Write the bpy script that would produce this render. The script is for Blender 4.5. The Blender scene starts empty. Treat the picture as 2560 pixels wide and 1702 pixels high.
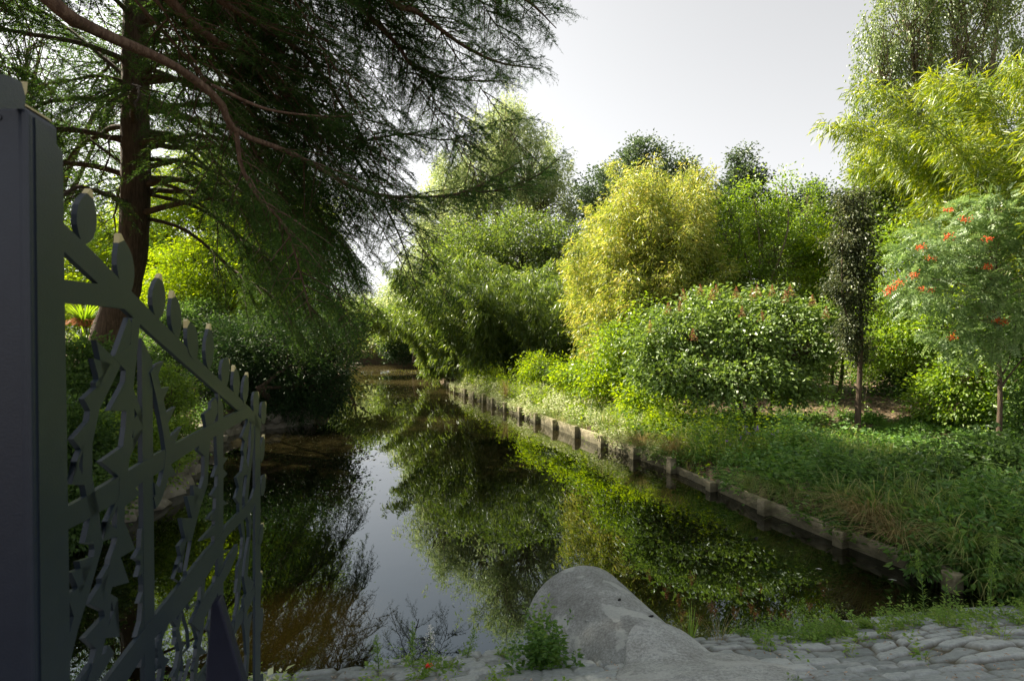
import bpy, math, random
import numpy as np
from mathutils import Vector, Matrix

random.seed(7)
R = np.random.default_rng(11)
SC = bpy.context.scene
COL = SC.collection

# ------------------------------------------------------------------ camera
CAMZ = 1.57
WATER = -0.83
cam_d = bpy.data.cameras.new('camera')
cam = bpy.data.objects.new('camera', cam_d)
COL.objects.link(cam)
cam.location = (0, 0, CAMZ)
cam.rotation_euler = (math.radians(90 - 0.7), 0, 0)
cam_d.lens = 20.0
cam_d.sensor_width = 36.0
cam_d.clip_start = 0.05
cam_d.clip_end = 3000
cam_d.dof.use_dof = True
cam_d.dof.focus_distance = 12.0
cam_d.dof.aperture_fstop = 7.0
SC.camera = cam

# ------------------------------------------------------------------ sky and sun
SUN_AZ = math.radians(-64)      # clockwise from +Y
SUN_EL = math.radians(43)
w = bpy.data.worlds.new('World')
SC.world = w
w.use_nodes = True
nt = w.node_tree
nt.nodes.clear()
out = nt.nodes.new('ShaderNodeOutputWorld')
bg = nt.nodes.new('ShaderNodeBackground')
sky = nt.nodes.new('ShaderNodeTexSky')
sky.sky_type = 'NISHITA'
sky.sun_disc = False
sky.sun_elevation = SUN_EL
sky.sun_rotation = SUN_AZ
sky.air_density = 1.0
sky.dust_density = 2.2
sky.ozone_density = 1.0
hs = nt.nodes.new('ShaderNodeHueSaturation')
hs.inputs['Saturation'].default_value = 0.06
nt.links.new(sky.outputs[0], hs.inputs['Color'])
nt.links.new(hs.outputs[0], bg.inputs['Color'])
bg.inputs['Strength'].default_value = 0.068
nt.links.new(bg.outputs[0], out.inputs[0])

sd = bpy.data.lights.new('sun', 'SUN')
sd.energy = 5.0
sd.angle = math.radians(0.55)
sd.color = (1.0, 0.89, 0.69)
sun = bpy.data.objects.new('sun', sd)
COL.objects.link(sun)
sdir = Vector((math.cos(SUN_EL) * math.sin(SUN_AZ), math.cos(SUN_EL) * math.cos(SUN_AZ), math.sin(SUN_EL)))
sun.rotation_euler = (-sdir).to_track_quat('-Z', 'Y').to_euler()
sun.location = sdir * 60

vs = SC.view_settings
vs.view_transform = 'Standard'
vs.look = 'None'
vs.exposure = 1.76
vs.gamma = 1.0
SC.cycles.max_bounces = 7
SC.cycles.diffuse_bounces = 3
SC.cycles.glossy_bounces = 3
SC.cycles.transmission_bounces = 3
SC.cycles.caustics_reflective = False
SC.cycles.caustics_refractive = False
SC.cycles.sample_clamp_indirect = 4.0
SC.cycles.use_denoising = True

# ------------------------------------------------------------------ materials
def newmat(name):
    m = bpy.data.materials.new(name)
    m.use_nodes = True
    m.node_tree.nodes.clear()
    return m, m.node_tree.nodes, m.node_tree.links

def ramp(nodes, cols):
    r = nodes.new('ShaderNodeValToRGB')
    e = r.color_ramp.elements
    for i, (p, c) in enumerate(cols):
        if i < 2:
            el = e[i]; el.position = p
        else:
            el = e.new(p)
        el.color = (c[0], c[1], c[2], 1)
    return r

def leafmat(name, c1, c2, c3, trans=0.45, gloss=0.10, rough=0.38, patch=0.5):
    """leaf: each leaf its own tint, broad patches of tint through the crown"""
    m, n, l = newmat(name)
    o = n.new('ShaderNodeOutputMaterial')
    geo = n.new('ShaderNodeNewGeometry')
    tc = n.new('ShaderNodeTexCoord')
    no = n.new('ShaderNodeTexNoise'); no.inputs['Scale'].default_value = 1.3; no.inputs['Detail'].default_value = 2
    l.new(tc.outputs['Object'], no.inputs['Vector'])
    mx = n.new('ShaderNodeMath'); mx.operation = 'MULTIPLY_ADD'
    mx.inputs[1].default_value = patch * 1.6; mx.inputs[2].default_value = -patch * 0.8 
    l.new(no.outputs['Fac'], mx.inputs[0])
    ad = n.new('ShaderNodeMath'); ad.operation = 'ADD'
    l.new(geo.outputs['Random Per Island'], ad.inputs[0]); l.new(mx.outputs[0], ad.inputs[1])
    r = ramp(n, [(0.0, c1), (0.5, c2), (1.0, c3)])
    l.new(ad.outputs[0], r.inputs[0])
    df = n.new('ShaderNodeBsdfDiffuse'); l.new(r.outputs[0], df.inputs['Color'])
    tr = n.new('ShaderNodeBsdfTranslucent')
    hv = n.new('ShaderNodeHueSaturation'); hv.inputs['Hue'].default_value = 0.485; hv.inputs['Value'].default_value = 1.9; hv.inputs['Saturation'].default_value = 1.1
    l.new(r.outputs[0], hv.inputs['Color']); l.new(hv.outputs[0], tr.inputs['Color'])
    gl = n.new('ShaderNodeBsdfGlossy'); gl.inputs['Roughness'].default_value = rough + .10
    gl.inputs['Color'].default_value = (0.95, 1, 0.95, 1)
    m1 = n.new('ShaderNodeMixShader'); m1.inputs[0].default_value = trans
    l.new(df.outputs[0], m1.inputs[1]); l.new(tr.outputs[0], m1.inputs[2])
    fr = n.new('ShaderNodeLayerWeight'); fr.inputs['Blend'].default_value = 0.3
    fm = n.new('ShaderNodeMath'); fm.operation = 'MULTIPLY_ADD'; fm.inputs[1].default_value = gloss * .55; fm.inputs[2].default_value = gloss * 0.22
    l.new(fr.outputs['Fresnel'], fm.inputs[0])
    m2 = n.new('ShaderNodeMixShader'); l.new(fm.outputs[0], m2.inputs[0])
    l.new(m1.outputs[0], m2.inputs[1]); l.new(gl.outputs[0], m2.inputs[2])
    l.new(m2.outputs[0], o.inputs['Surface'])
    return m

def solidmat(name, cols, scale=6.0, rough=0.8, bump=0.3, stretch=(1, 1, 1), metallic=0.0, spec=0.4, detail=6, bumpscale=None):
    m, n, l = newmat(name)
    o = n.new('ShaderNodeOutputMaterial')
    p = n.new('ShaderNodeBsdfPrincipled')
    tc = n.new('ShaderNodeTexCoord')
    mp = n.new('ShaderNodeMapping'); mp.inputs['Scale'].default_value = stretch
    l.new(tc.outputs['Object'], mp.inputs['Vector'])
    no = n.new('ShaderNodeTexNoise'); no.inputs['Scale'].default_value = scale; no.inputs['Detail'].default_value = detail
    no.inputs['Roughness'].default_value = 0.62
    l.new(mp.outputs[0], no.inputs['Vector'])
    k = len(cols)
    r = ramp(n, [(0.3 + 0.4 * i / max(1, k - 1), c) for i, c in enumerate(cols)])
    l.new(no.outputs['Fac'], r.inputs[0])
    l.new(r.outputs[0], p.inputs['Base Color'])
    p.inputs['Roughness'].default_value = rough
    p.inputs['Metallic'].default_value = metallic
    p.inputs['Specular IOR Level'].default_value = spec
    if bump:
        n2 = n.new('ShaderNodeTexNoise'); n2.inputs['Scale'].default_value = bumpscale or scale * 3; n2.inputs['Detail'].default_value = 6
        l.new(mp.outputs[0], n2.inputs['Vector'])
        b = n.new('ShaderNodeBump'); b.inputs['Strength'].default_value = bump; b.inputs['Distance'].default_value = 0.02
        l.new(n2.outputs['Fac'], b.inputs['Height']); l.new(b.outputs[0], p.inputs['Normal'])
    l.new(p.outputs[0], o.inputs['Surface'])
    return m

M = {}
M['cypress'] = leafmat('cypress_needles', (.021, .055, .015), (.036, .085, .020), (.068, .13, .028), trans=.50, gloss=.04)
M['cypress_mid'] = leafmat('cypress_needles_mid', (.018, .045, .012), (.032, .072, .015), (.07, .12, .022), trans=.50, gloss=.04)
M['cypress2'] = leafmat('cypress_needles_light', (.05, .10, .020), (.09, .16, .025), (.15, .22, .035), trans=.55, gloss=.04)
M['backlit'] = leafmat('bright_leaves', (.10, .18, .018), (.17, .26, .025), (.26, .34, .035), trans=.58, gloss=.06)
M['pale'] = leafmat('pale_leaves', (.14, .20, .07), (.23, .30, .12), (.38, .42, .20), trans=.5, gloss=.14)
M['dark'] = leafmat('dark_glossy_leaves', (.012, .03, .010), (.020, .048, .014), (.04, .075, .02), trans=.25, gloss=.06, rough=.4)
M['mid'] = leafmat('mid_leaves', (.035, .075, .018), (.06, .12, .025), (.10, .17, .04), trans=.45, gloss=.07)
M['oak'] = leafmat('grey_green_leaves', (.04, .07, .03), (.06, .10, .04), (.10, .14, .06), trans=.35, gloss=.12)
M['bamboo'] = leafmat('bamboo_leaves', (.05, .09, .016), (.09, .15, .025), (.16, .21, .04), trans=.5, gloss=.14)
M['bamboo_lime'] = leafmat('lime_bamboo_leaves', (.07, .13, .014), (.17, .24, .022), (.30, .34, .035), trans=.5, gloss=.12)
M['golden'] = leafmat('golden_green_leaves', (.13, .19, .03), (.23, .29, .045), (.45, .42, .11), trans=.5, gloss=.12)
M['fresh'] = leafmat('fresh_green_leaves', (.085, .16, .018), (.15, .25, .028), (.25, .35, .045), trans=.5, gloss=.14)
M['birch'] = leafmat('birch_leaves', (.08, .13, .03), (.13, .19, .045), (.22, .28, .09), trans=.5, gloss=.14, rough=.3)
M['shrub'] = leafmat('shrub_leaves', (.075, .135, .025), (.12, .20, .035), (.20, .29, .06), trans=.4, gloss=.16)
M['copper'] = leafmat('dusty_dark_leaves', (.025, .038, .014), (.05, .07, .025), (.13, .14, .06), trans=.35, gloss=.10)
M['rowan'] = leafmat('rowan_leaves', (.08, .15, .045), (.14, .23, .07), (.24, .34, .13), trans=.4, gloss=.18)
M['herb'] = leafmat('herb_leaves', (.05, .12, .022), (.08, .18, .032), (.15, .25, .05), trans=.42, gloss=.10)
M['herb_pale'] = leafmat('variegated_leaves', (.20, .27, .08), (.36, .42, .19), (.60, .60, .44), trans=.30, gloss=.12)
M['weed'] = leafmat('weed_leaves', (.10, .19, .035), (.16, .28, .05), (.26, .36, .08), trans=.45, gloss=.08)
M['grass'] = leafmat('grass_blades', (.08, .15, .035), (.15, .22, .05), (.34, .33, .13), trans=.4, gloss=.10)
M['drygrass'] = leafmat('dry_grass_blades', (.16, .13, .05), (.24, .20, .08), (.34, .28, .13), trans=.35, gloss=.10)
M['litter'] = leafmat('fallen_leaves', (.11, .07, .04), (.28, .19, .12), (.50, .38, .28), trans=.1, gloss=.05)
M['panicle'] = leafmat('dry_panicles', (.20, .10, .05), (.28, .14, .07), (.38, .21, .11), trans=.3, gloss=.03)
M['berry'] = solidmat('orange_berries', [(.55, .06, .015), (.75, .13, .02)], scale=30, rough=.35, bump=0)
M['petal'] = solidmat('purple_petals', [(.22, .10, .45), (.34, .16, .55)], scale=20, rough=.6, bump=0)
M['petal_red'] = solidmat('red_petals', [(.6, .03, .02), (.8, .07, .03)], scale=20, rough=.6, bump=0)
M['petal_white'] = solidmat('white_petals', [(.7, .7, .66), (.8, .8, .78)], scale=20, rough=.6, bump=0)
M['petal_yellow'] = solidmat('yellow_petals', [(.8, .5, .03), (.85, .6, .05)], scale=20, rough=.6, bump=0)
M['bark_red'] = solidmat('stringy_reddish_bark', [(.06, .034, .023), (.115, .072, .05), (.18, .125, .09)], scale=9, rough=.9, bump=.9, stretch=(3, 3, .5))
M['bark'] = solidmat('furrowed_bark', [(.035, .025, .018), (.075, .052, .035), (.12, .085, .06)], scale=7, rough=.95, bump=1.0, stretch=(4, 4, .5))
M['bark_pale'] = solidmat('grey_bark', [(.10, .08, .05), (.19, .16, .11), (.28, .24, .17)], scale=9, rough=.9, bump=.6, stretch=(2, 2, .7))
M['cane'] = solidmat('bamboo_canes', [(.10, .11, .03), (.20, .19, .06)], scale=3, rough=.5, bump=0)
M['stem'] = solidmat('green_stems', [(.06, .12, .03), (.10, .16, .04)], scale=8, rough=.6, bump=0)
M['paint'] = solidmat('slate_blue_paint', [(.010, .017, .034), (.013, .021, .040)], scale=40, rough=.42, bump=.06, spec=.5, bumpscale=260)
M['paint_green'] = solidmat('grey_green_paint', [(.012, .021, .032), (.015, .026, .038)], scale=30, rough=.40, bump=.06, spec=.5, bumpscale=260)
M['navy'] = solidmat('navy_paint', [(.005, .007, .022), (.007, .010, .028)], scale=18, rough=.6, bump=.1)
M['gilt'] = solidmat('cream_paint', [(.46, .40, .20), (.56, .49, .27)], scale=20, rough=.4, bump=0)
M['black'] = solidmat('dark_hole', [(.004, .004, .005), (.006, .006, .007)], scale=5, rough=.9, bump=0)
M['timber'] = solidmat('weathered_edging', [(.11, .10, .062), (.26, .23, .155), (.42, .375, .26)], scale=5, rough=.9, bump=.5, stretch=(1, 1, 2.2))
def add_waterline(m):
    # damp algae band where the boards stand in the water
    n, l = m.node_tree.nodes, m.node_tree.links
    p = next(x for x in n if x.type == 'BSDF_PRINCIPLED'); src = p.inputs['Base Color'].links[0].from_socket
    tc = next(x for x in n if x.type == 'TEX_COORD')
    sx = n.new('ShaderNodeSeparateXYZ'); l.new(tc.outputs['Object'], sx.inputs[0])
    no = n.new('ShaderNodeTexNoise'); no.inputs['Scale'].default_value = 7; no.inputs['Detail'].default_value = 5; l.new(tc.outputs['Object'], no.inputs['Vector'])
    ma = n.new('ShaderNodeMath'); ma.operation = 'MULTIPLY_ADD'; ma.inputs[1].default_value = -.22; l.new(no.outputs[0], ma.inputs[0]); l.new(sx.outputs['Z'], ma.inputs[2])
    mr = n.new('ShaderNodeMapRange'); mr.inputs['From Min'].default_value = -.05; mr.inputs['From Max'].default_value = .06
    mr.inputs['To Min'].default_value = .65; mr.inputs['To Max'].default_value = 0; l.new(ma.outputs[0], mr.inputs['Value'])
    mi = n.new('ShaderNodeMixRGB'); mi.inputs[2].default_value = (.03, .032, .014, 1); l.new(mr.outputs[0], mi.inputs[0]); l.new(src, mi.inputs[1]); l.new(mi.outputs[0], p.inputs['Base Color'])
add_waterline(M['timber'])
M['stone'] = solidmat('bank_stone', [(.10, .09, .07), (.18, .165, .13), (.27, .25, .21)], scale=5, rough=.9, bump=.8)
M['label'] = solidmat('white_plastic', [(.42, .44, .42), (.60, .62, .60)], scale=14, rough=.5, bump=0)
M['white'] = solidmat('white_paper', [(.75, .76, .78), (.85, .86, .88)], scale=14, rough=.7, bump=0)
M['oldwood'] = solidmat('pale_wood_slat', [(.28, .28, .24), (.42, .42, .36)], scale=8, rough=.8, bump=.2, stretch=(4, 4, 1))

def concrete(name, base, dark, pale, lich):
    m, n, l = newmat(name)
    o = n.new('ShaderNodeOutputMaterial'); p = n.new('ShaderNodeBsdfPrincipled')
    tc = n.new('ShaderNodeTexCoord')
    big = n.new('ShaderNodeTexNoise'); big.inputs['Scale'].default_value = 3.2; big.inputs['Detail'].default_value = 9; big.inputs['Roughness'].default_value = .68
    fine = n.new('ShaderNodeTexNoise'); fine.inputs['Scale'].default_value = 55; fine.inputs['Detail'].default_value = 6; fine.inputs['Roughness'].default_value = .75
    li = n.new('ShaderNodeTexNoise'); li.inputs['Scale'].default_value = 4.2; li.inputs['Detail'].default_value = 6; li.inputs['Distortion'].default_value = .25
    for x in (big, fine, li): l.new(tc.outputs['Object'], x.inputs['Vector'])
    r1 = ramp(n, [(0.32, dark), (0.55, base), (0.75, pale)]); l.new(big.outputs[0], r1.inputs[0])
    r2 = ramp(n, [(0.30, (.42, .42, .42)), (0.70, (1.4, 1.4, 1.4))]); l.new(fine.outputs[0], r2.inputs[0])
    mu = n.new('ShaderNodeMixRGB'); mu.blend_type = 'MULTIPLY'; mu.inputs[0].default_value = 1
    l.new(r1.outputs[0], mu.inputs[1]); l.new(r2.outputs[0], mu.inputs[2])
    r3 = ramp(n, [(0.545, (0, 0, 0)), (0.575, (1, 1, 1))]); l.new(li.outputs[0], r3.inputs[0])
    mm = n.new('ShaderNodeMath'); mm.operation = 'MULTIPLY'; mm.inputs[1].default_value = .55
    l.new(r3.outputs[0], mm.inputs[0])
    mi = n.new('ShaderNodeMixRGB'); mi.inputs[2].default_value = (lich[0], lich[1], lich[2], 1)
    l.new(mm.outputs[0], mi.inputs[0]); l.new(mu.outputs[0], mi.inputs[1])
    l.new(mi.outputs[0], p.inputs['Base Color'])
    p.inputs['Roughness'].default_value = .88
    b = n.new('ShaderNodeBump'); b.inputs['Strength'].default_value = .7; b.inputs['Distance'].default_value = .008
    l.new(fine.outputs[0], b.inputs['Height']); l.new(b.outputs[0], p.inputs['Normal'])
    l.new(p.outputs[0], o.inputs['Surface'])
    return m
M['concrete'] = concrete('weathered_concrete', (.28, .30, .295), (.18, .188, .18), (.40, .425, .42), (.44, .47, .45))
M['mortar'] = concrete('grey_mortar', (.36, .385, .38), (.23, .24, .23), (.50, .53, .53), (.42, .44, .43))

def paving_mat():
    m, n, l = newmat('granite_setts')
    o = n.new('ShaderNodeOutputMaterial'); p = n.new('ShaderNodeBsdfPrincipled')
    tc = n.new('ShaderNodeTexCoord')
    at = n.new('ShaderNodeAttribute'); at.attribute_name = 'joint'
    st = n.new('ShaderNodeAttribute'); st.attribute_name = 'tone'
    fine = n.new('ShaderNodeTexNoise'); fine.inputs['Scale'].default_value = 34; fine.inputs['Detail'].default_value = 8; fine.inputs['Roughness'].default_value = .72
    big = n.new('ShaderNodeTexNoise'); big.inputs['Scale'].default_value = 2.2; big.inputs['Detail'].default_value = 8; big.inputs['Roughness'].default_value = .7
    for x in (fine, big): l.new(tc.outputs['Object'], x.inputs['Vector'])
    r1 = ramp(n, [(0.0, (.15, .175, .18)), (0.5, (.235, .265, .27)), (1.0, (.33, .365, .37))]); l.new(st.outputs['Fac'], r1.inputs[0])
    r2 = ramp(n, [(0.25, (.6, .6, .6)), (0.75, (1.3, 1.3, 1.3))]); l.new(fine.outputs[0], r2.inputs[0])
    mu = n.new('ShaderNodeMixRGB'); mu.blend_type = 'MULTIPLY'; mu.inputs[0].default_value = 1
    l.new(r1.outputs[0], mu.inputs[1]); l.new(r2.outputs[0], mu.inputs[2])
    r4 = ramp(n, [(0.52, (0, 0, 0)), (0.66, (1, 1, 1))]); l.new(big.outputs[0], r4.inputs[0])
    m4 = n.new('ShaderNodeMath'); m4.operation = 'MULTIPLY'; m4.inputs[1].default_value = .5
    l.new(r4.outputs[0], m4.inputs[0])
    mx4 = n.new('ShaderNodeMixRGB'); mx4.inputs[2].default_value = (.52, .54, .53, 1)
    l.new(m4.outputs[0], mx4.inputs[0]); l.new(mu.outputs[0], mx4.inputs[1])
    rj = ramp(n, [(0.25, (.035, .028, .018)), (0.6, (.085, .075, .045))]); l.new(fine.outputs[0], rj.inputs[0])
    mi = n.new('ShaderNodeMixRGB'); l.new(at.outputs['Fac'], mi.inputs[0])
    l.new(mx4.outputs[0], mi.inputs[1]); l.new(rj.outputs[0], mi.inputs[2])
    l.new(mi.outputs[0], p.inputs['Base Color'])
    p.inputs['Roughness'].default_value = .8
    b = n.new('ShaderNodeBump'); b.inputs['Strength'].default_value = .6; b.inputs['Distance'].default_value = .006
    l.new(fine.outputs[0], b.inputs['Height']); l.new(b.outputs[0], p.inputs['Normal'])
    l.new(p.outputs[0], o.inputs['Surface'])
    return m
M['paving'] = paving_mat()

def water_mat():
    m, n, l = newmat('murky_water')
    o = n.new('ShaderNodeOutputMaterial'); p = n.new('ShaderNodeBsdfPrincipled')
    tc = n.new('ShaderNodeTexCoord')
    no = n.new('ShaderNodeTexNoise'); no.inputs['Scale'].default_value = .35; no.inputs['Detail'].default_value = 3
    l.new(tc.outputs['Object'], no.inputs['Vector'])
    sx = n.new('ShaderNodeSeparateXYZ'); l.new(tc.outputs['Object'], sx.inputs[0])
    mr = n.new('ShaderNodeMapRange'); mr.inputs['From Min'].default_value = 8; mr.inputs['From Max'].default_value = 26  # murky brown grows with distance: shaded near, sunlit far water put into the colour
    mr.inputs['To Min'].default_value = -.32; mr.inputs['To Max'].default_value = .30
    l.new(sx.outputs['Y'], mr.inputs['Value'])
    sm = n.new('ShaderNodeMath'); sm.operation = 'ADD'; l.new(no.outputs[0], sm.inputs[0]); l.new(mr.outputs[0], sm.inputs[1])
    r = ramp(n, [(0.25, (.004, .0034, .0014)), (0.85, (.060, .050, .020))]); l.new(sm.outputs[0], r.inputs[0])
    # sunlit patch of brown water close to the gate, painted into the base colour
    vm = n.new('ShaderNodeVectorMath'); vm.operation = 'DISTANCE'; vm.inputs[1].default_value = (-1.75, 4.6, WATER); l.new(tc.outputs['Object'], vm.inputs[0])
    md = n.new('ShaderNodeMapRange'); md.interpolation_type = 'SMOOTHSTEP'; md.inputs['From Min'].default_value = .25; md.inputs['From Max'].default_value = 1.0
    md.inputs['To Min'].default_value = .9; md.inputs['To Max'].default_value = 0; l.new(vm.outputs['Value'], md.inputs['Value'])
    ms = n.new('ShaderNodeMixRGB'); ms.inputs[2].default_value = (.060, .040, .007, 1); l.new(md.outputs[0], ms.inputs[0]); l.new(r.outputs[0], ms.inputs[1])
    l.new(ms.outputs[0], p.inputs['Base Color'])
    p.inputs['Roughness'].default_value = .012
    p.inputs['IOR'].default_value = 1.8
    p.inputs['Specular IOR Level'].default_value = .5
    p.inputs['Specular Tint'].default_value = (.54, .80, 1.0, 1)
    mp = n.new('ShaderNodeMapping'); mp.inputs['Scale'].default_value = (1.0, .55, 1)
    l.new(tc.outputs['Object'], mp.inputs['Vector'])
    n2 = n.new('ShaderNodeTexNoise'); n2.inputs['Scale'].default_value = 2.3; n2.inputs['Detail'].default_value = 3; n2.inputs['Roughness'].default_value = .45
    l.new(mp.outputs[0], n2.inputs['Vector'])
    b = n.new('ShaderNodeBump'); b.inputs['Strength'].default_value = .10; b.inputs['Distance'].default_value = .02
    l.new(n2.outputs[0], b.inputs['Height']); l.new(b.outputs[0], p.inputs['Normal'])
    l.new(p.outputs[0], o.inputs['Surface'])
    return m
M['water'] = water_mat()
M['soil'] = solidmat('soil_and_leaf_litter', [(.045, .032, .02), (.10, .075, .045), (.21, .15, .10)], scale=5, rough=1, bump=1.0, bumpscale=30, detail=10)

# ------------------------------------------------------------------ helpers
def at(px, py, D):
    """the place seen at picture position px, py (1024 wide) at distance D"""
    return np.array([(px - 512) / 569.0 * D, D, CAMZ + (333 - py) / 569.0 * D])

def nrm(v):
    return v / np.maximum(np.linalg.norm(v, axis=-1, keepdims=True), 1e-9)

def tag(o, label=None, cat=None, group=None, kind=None):
    if label: o['label'] = label
    if cat: o['category'] = cat
    if group: o['group'] = group
    if kind: o['kind'] = kind
    return o

def empty(name, loc=(0, 0, 0), **kw):
    o = bpy.data.objects.new(name, None)
    o.empty_display_size = .2
    o.location = loc
    COL.objects.link(o)
    return tag(o, **kw)

def mesh_np(name, V, F, mat, parent=None, smooth=False, loc=None, attrs=None):
    """V (n,3), F list of arrays (m,k) or one array; world coordinates; origin put at parent/loc"""
    V = np.asarray(V, dtype=np.float32)
    if not isinstance(F, (list, tuple)): F = [F]
    F = [np.asarray(f, dtype=np.int32) for f in F if len(f)]
    off = np.zeros(3, dtype=np.float32); q = parent
    while q is not None: off = off + np.array(q.location, dtype=np.float32); q = q.parent
    if loc is not None: off = np.array(loc, dtype=np.float32)
    me = bpy.data.meshes.new(name)
    me.vertices.add(len(V))
    me.vertices.foreach_set('co', (V - off).ravel())
    nl = sum(f.size for f in F); npol = sum(len(f) for f in F)
    me.loops.add(nl); me.polygons.add(npol)
    me.loops.foreach_set('vertex_index', np.concatenate([f.ravel() for f in F]))
    st = []; s = 0
    for f in F:
        k = f.shape[1]
        st.append(s + np.arange(len(f)) * k); s += f.size
    me.polygons.foreach_set('loop_start', np.concatenate(st).astype(np.int32))
    me.update(calc_edges=True)
    if not smooth: me.shade_flat()
    if attrs:
        for k, a in attrs.items():
            t = me.attributes.new(k, 'FLOAT', 'POINT')
            t.data.foreach_set('value', np.asarray(a, dtype=np.float32))
    me.materials.append(mat)
    o = bpy.data.objects.new(name, me)
    COL.objects.link(o)
    if parent is not None: o.parent = parent
    else: o.location = off
    return o

def frames(D, rng=R, up=0.6):
    """normal for each leaf direction, biased upward"""
    N = rng.normal(size=D.shape) + np.array([0, 0, up])
    N -= (N * D).sum(1, keepdims=True) * D
    return nrm(N)

def kites(P, D, N, L, W, fold=.18):
    n = len(P)
    S = np.cross(D, N)
    L = np.broadcast_to(np.asarray(L, float), (n,))[:, None]; W = np.broadcast_to(np.asarray(W, float), (n,))[:, None]
    V = np.empty((n, 4, 3))
    V[:, 0] = P
    V[:, 1] = P + D * L * .42 + S * W * .5 + N * W * fold
    V[:, 2] = P + D * L - N * L * .08
    V[:, 3] = P + D * L * .42 - S * W * .5 + N * W * fold
    b = (np.arange(n) * 4)[:, None]
    F = np.concatenate([b + [0, 1, 2], b + [0, 2, 3]])
    return V.reshape(-1, 3), F

def blades(P, D, L, W, bend=.35, rng=R):
    """narrow curved blades: 5 verts, 3 tris"""
    n = len(P)
    L = np.broadcast_to(np.asarray(L, float), (n,))[:, None]; W = np.broadcast_to(np.asarray(W, float), (n,))[:, None]
    h = rng.normal(size=(n, 3)); h[:, 2] = 0; S = nrm(np.cross(D, nrm(h)))
    g = np.array([0, 0, -1.0])
    V = np.empty((n, 5, 3))
    mid = P + D * L * .5 + g * L * bend * .25
    tip = P + D * L * (1 - .2 * bend) + g * L * bend
    V[:, 0] = P - S * W * .3; V[:, 1] = P + S * W * .3
    V[:, 2] = mid + S * W * .5; V[:, 3] = mid - S * W * .5; V[:, 4] = tip
    b = (np.arange(n) * 5)[:, None]
    F = np.concatenate([b + [0, 1, 2], b + [0, 2, 3], b + [3, 2, 4]])
    return V.reshape(-1, 3), F

def tris(P, D, L, W, rng=R):
    n = len(P)
    L = np.broadcast_to(np.asarray(L, float), (n,))[:, None]; W = np.broadcast_to(np.asarray(W, float), (n,))[:, None]
    S = nrm(np.cross(D, rng.normal(size=(n, 3))))
    V = np.empty((n, 3, 3))
    V[:, 0] = P - S * W * .5; V[:, 1] = P + S * W * .5; V[:, 2] = P + D * L
    return V.reshape(-1, 3), np.arange(n * 3).reshape(-1, 3)

class Acc:
    def __init__(s): s.V = []; s.F = {}; s.n = 0
    def add(s, VF):
        V, F = VF
        if len(V) == 0: return
        if not isinstance(F, list): F = [F]
        for f in F:
            if len(f): s.F.setdefault(f.shape[1], []).append(f + s.n)
        s.V.append(V); s.n += len(V)
    def build(s, name, mat, parent=None, smooth=False, loc=None):
        return mesh_np(name, np.concatenate(s.V), [np.concatenate(f) for f in s.F.values()], mat, parent, smooth, loc)

def tube(pts, r, sides=6, wob=0.0):
    """pts (k,3), r (k,) -> verts, quads; closed tip"""
    pts = np.asarray(pts, float); k = len(pts)
    r = np.broadcast_to(np.asarray(r, float), (k,))
    T = np.gradient(pts, axis=0); T = nrm(T)
    ref = np.array([0, 0, 1.0]) if abs(T[:, 2]).mean() < .8 else np.array([1.0, 0, 0])
    A = nrm(np.cross(T, ref)); B = np.cross(T, A)
    a = np.linspace(0, 2 * np.pi, sides, endpoint=False)
    rr = r[:, None] * (1 + wob * R.normal(size=(k, sides)))
    V = pts[:, None] + rr[..., None] * (A[:, None] * np.cos(a)[None, :, None] + B[:, None] * np.sin(a)[None, :, None])
    V = V.reshape(-1, 3)
    i = np.arange(k - 1)[:, None] * sides; j = np.arange(sides)[None]
    jn = (j + 1) % sides
    F = np.stack([i + j, i + jn, i + sides + jn, i + sides + j], -1).reshape(-1, 4)
    V = np.vstack([V, pts[-1] + T[-1] * r[-1]])
    tip = len(V) - 1; b = (k - 1) * sides
    jj = np.arange(sides)
    F3 = np.stack([b + jj, b + (jj + 1) % sides, np.full(sides, tip)], -1)
    return V, [F, F3]

def spline(P, n):
    """smooth curve through control points"""
    P = np.asarray(P, float)
    if len(P) < 3:
        t = np.linspace(0, 1, n)[:, None]
        return P[0] * (1 - t) + P[-1] * t
    Q = np.vstack([2 * P[0] - P[1], P, 2 * P[-1] - P[-2]])
    out = []
    ts = np.linspace(0, len(P) - 1 - 1e-6, n)
    for t in ts:
        i = int(t); u = t - i
        a, b, c, d = Q[i], Q[i + 1], Q[i + 2], Q[i + 3]
        out.append(.5 * ((2 * b) + (c - a) * u + (2 * a - 5 * b + 4 * c - d) * u * u + (3 * b - a - 3 * c + d) * u ** 3))
    return np.array(out)

def box(c, s, rz=0.0, jit=0.0):
    """box verts (8,3), quads"""
    V = np.array([[x, y, z] for z in (-.5, .5) for y in (-.5, .5) for x in (-.5, .5)]) * np.array(s)
    if jit: V = V + R.normal(size=V.shape) * jit
    ca, sa = math.cos(rz), math.sin(rz)
    V = V @ np.array([[ca, sa, 0], [-sa, ca, 0], [0, 0, 1]]) + np.array(c)
    F = np.array([[0, 2, 3, 1], [4, 5, 7, 6], [0, 1, 5, 4], [2, 6, 7, 3], [0, 4, 6, 2], [1, 3, 7, 5]])
    return V, F

def vnoise(x, y, seed=0):
    """smooth value noise"""
    rg = np.random.default_rng(seed); G = rg.random((256, 256))
    xi = np.floor(x).astype(int); yi = np.floor(y).astype(int)
    u = x - xi; v = y - yi; u = u * u * (3 - 2 * u); v = v * v * (3 - 2 * v)
    g = lambda a, b: G[a % 256, b % 256]
    return (g(xi, yi) * (1 - u) + g(xi + 1, yi) * u) * (1 - v) + (g(xi, yi + 1) * (1 - u) + g(xi + 1, yi + 1) * u) * v

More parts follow.
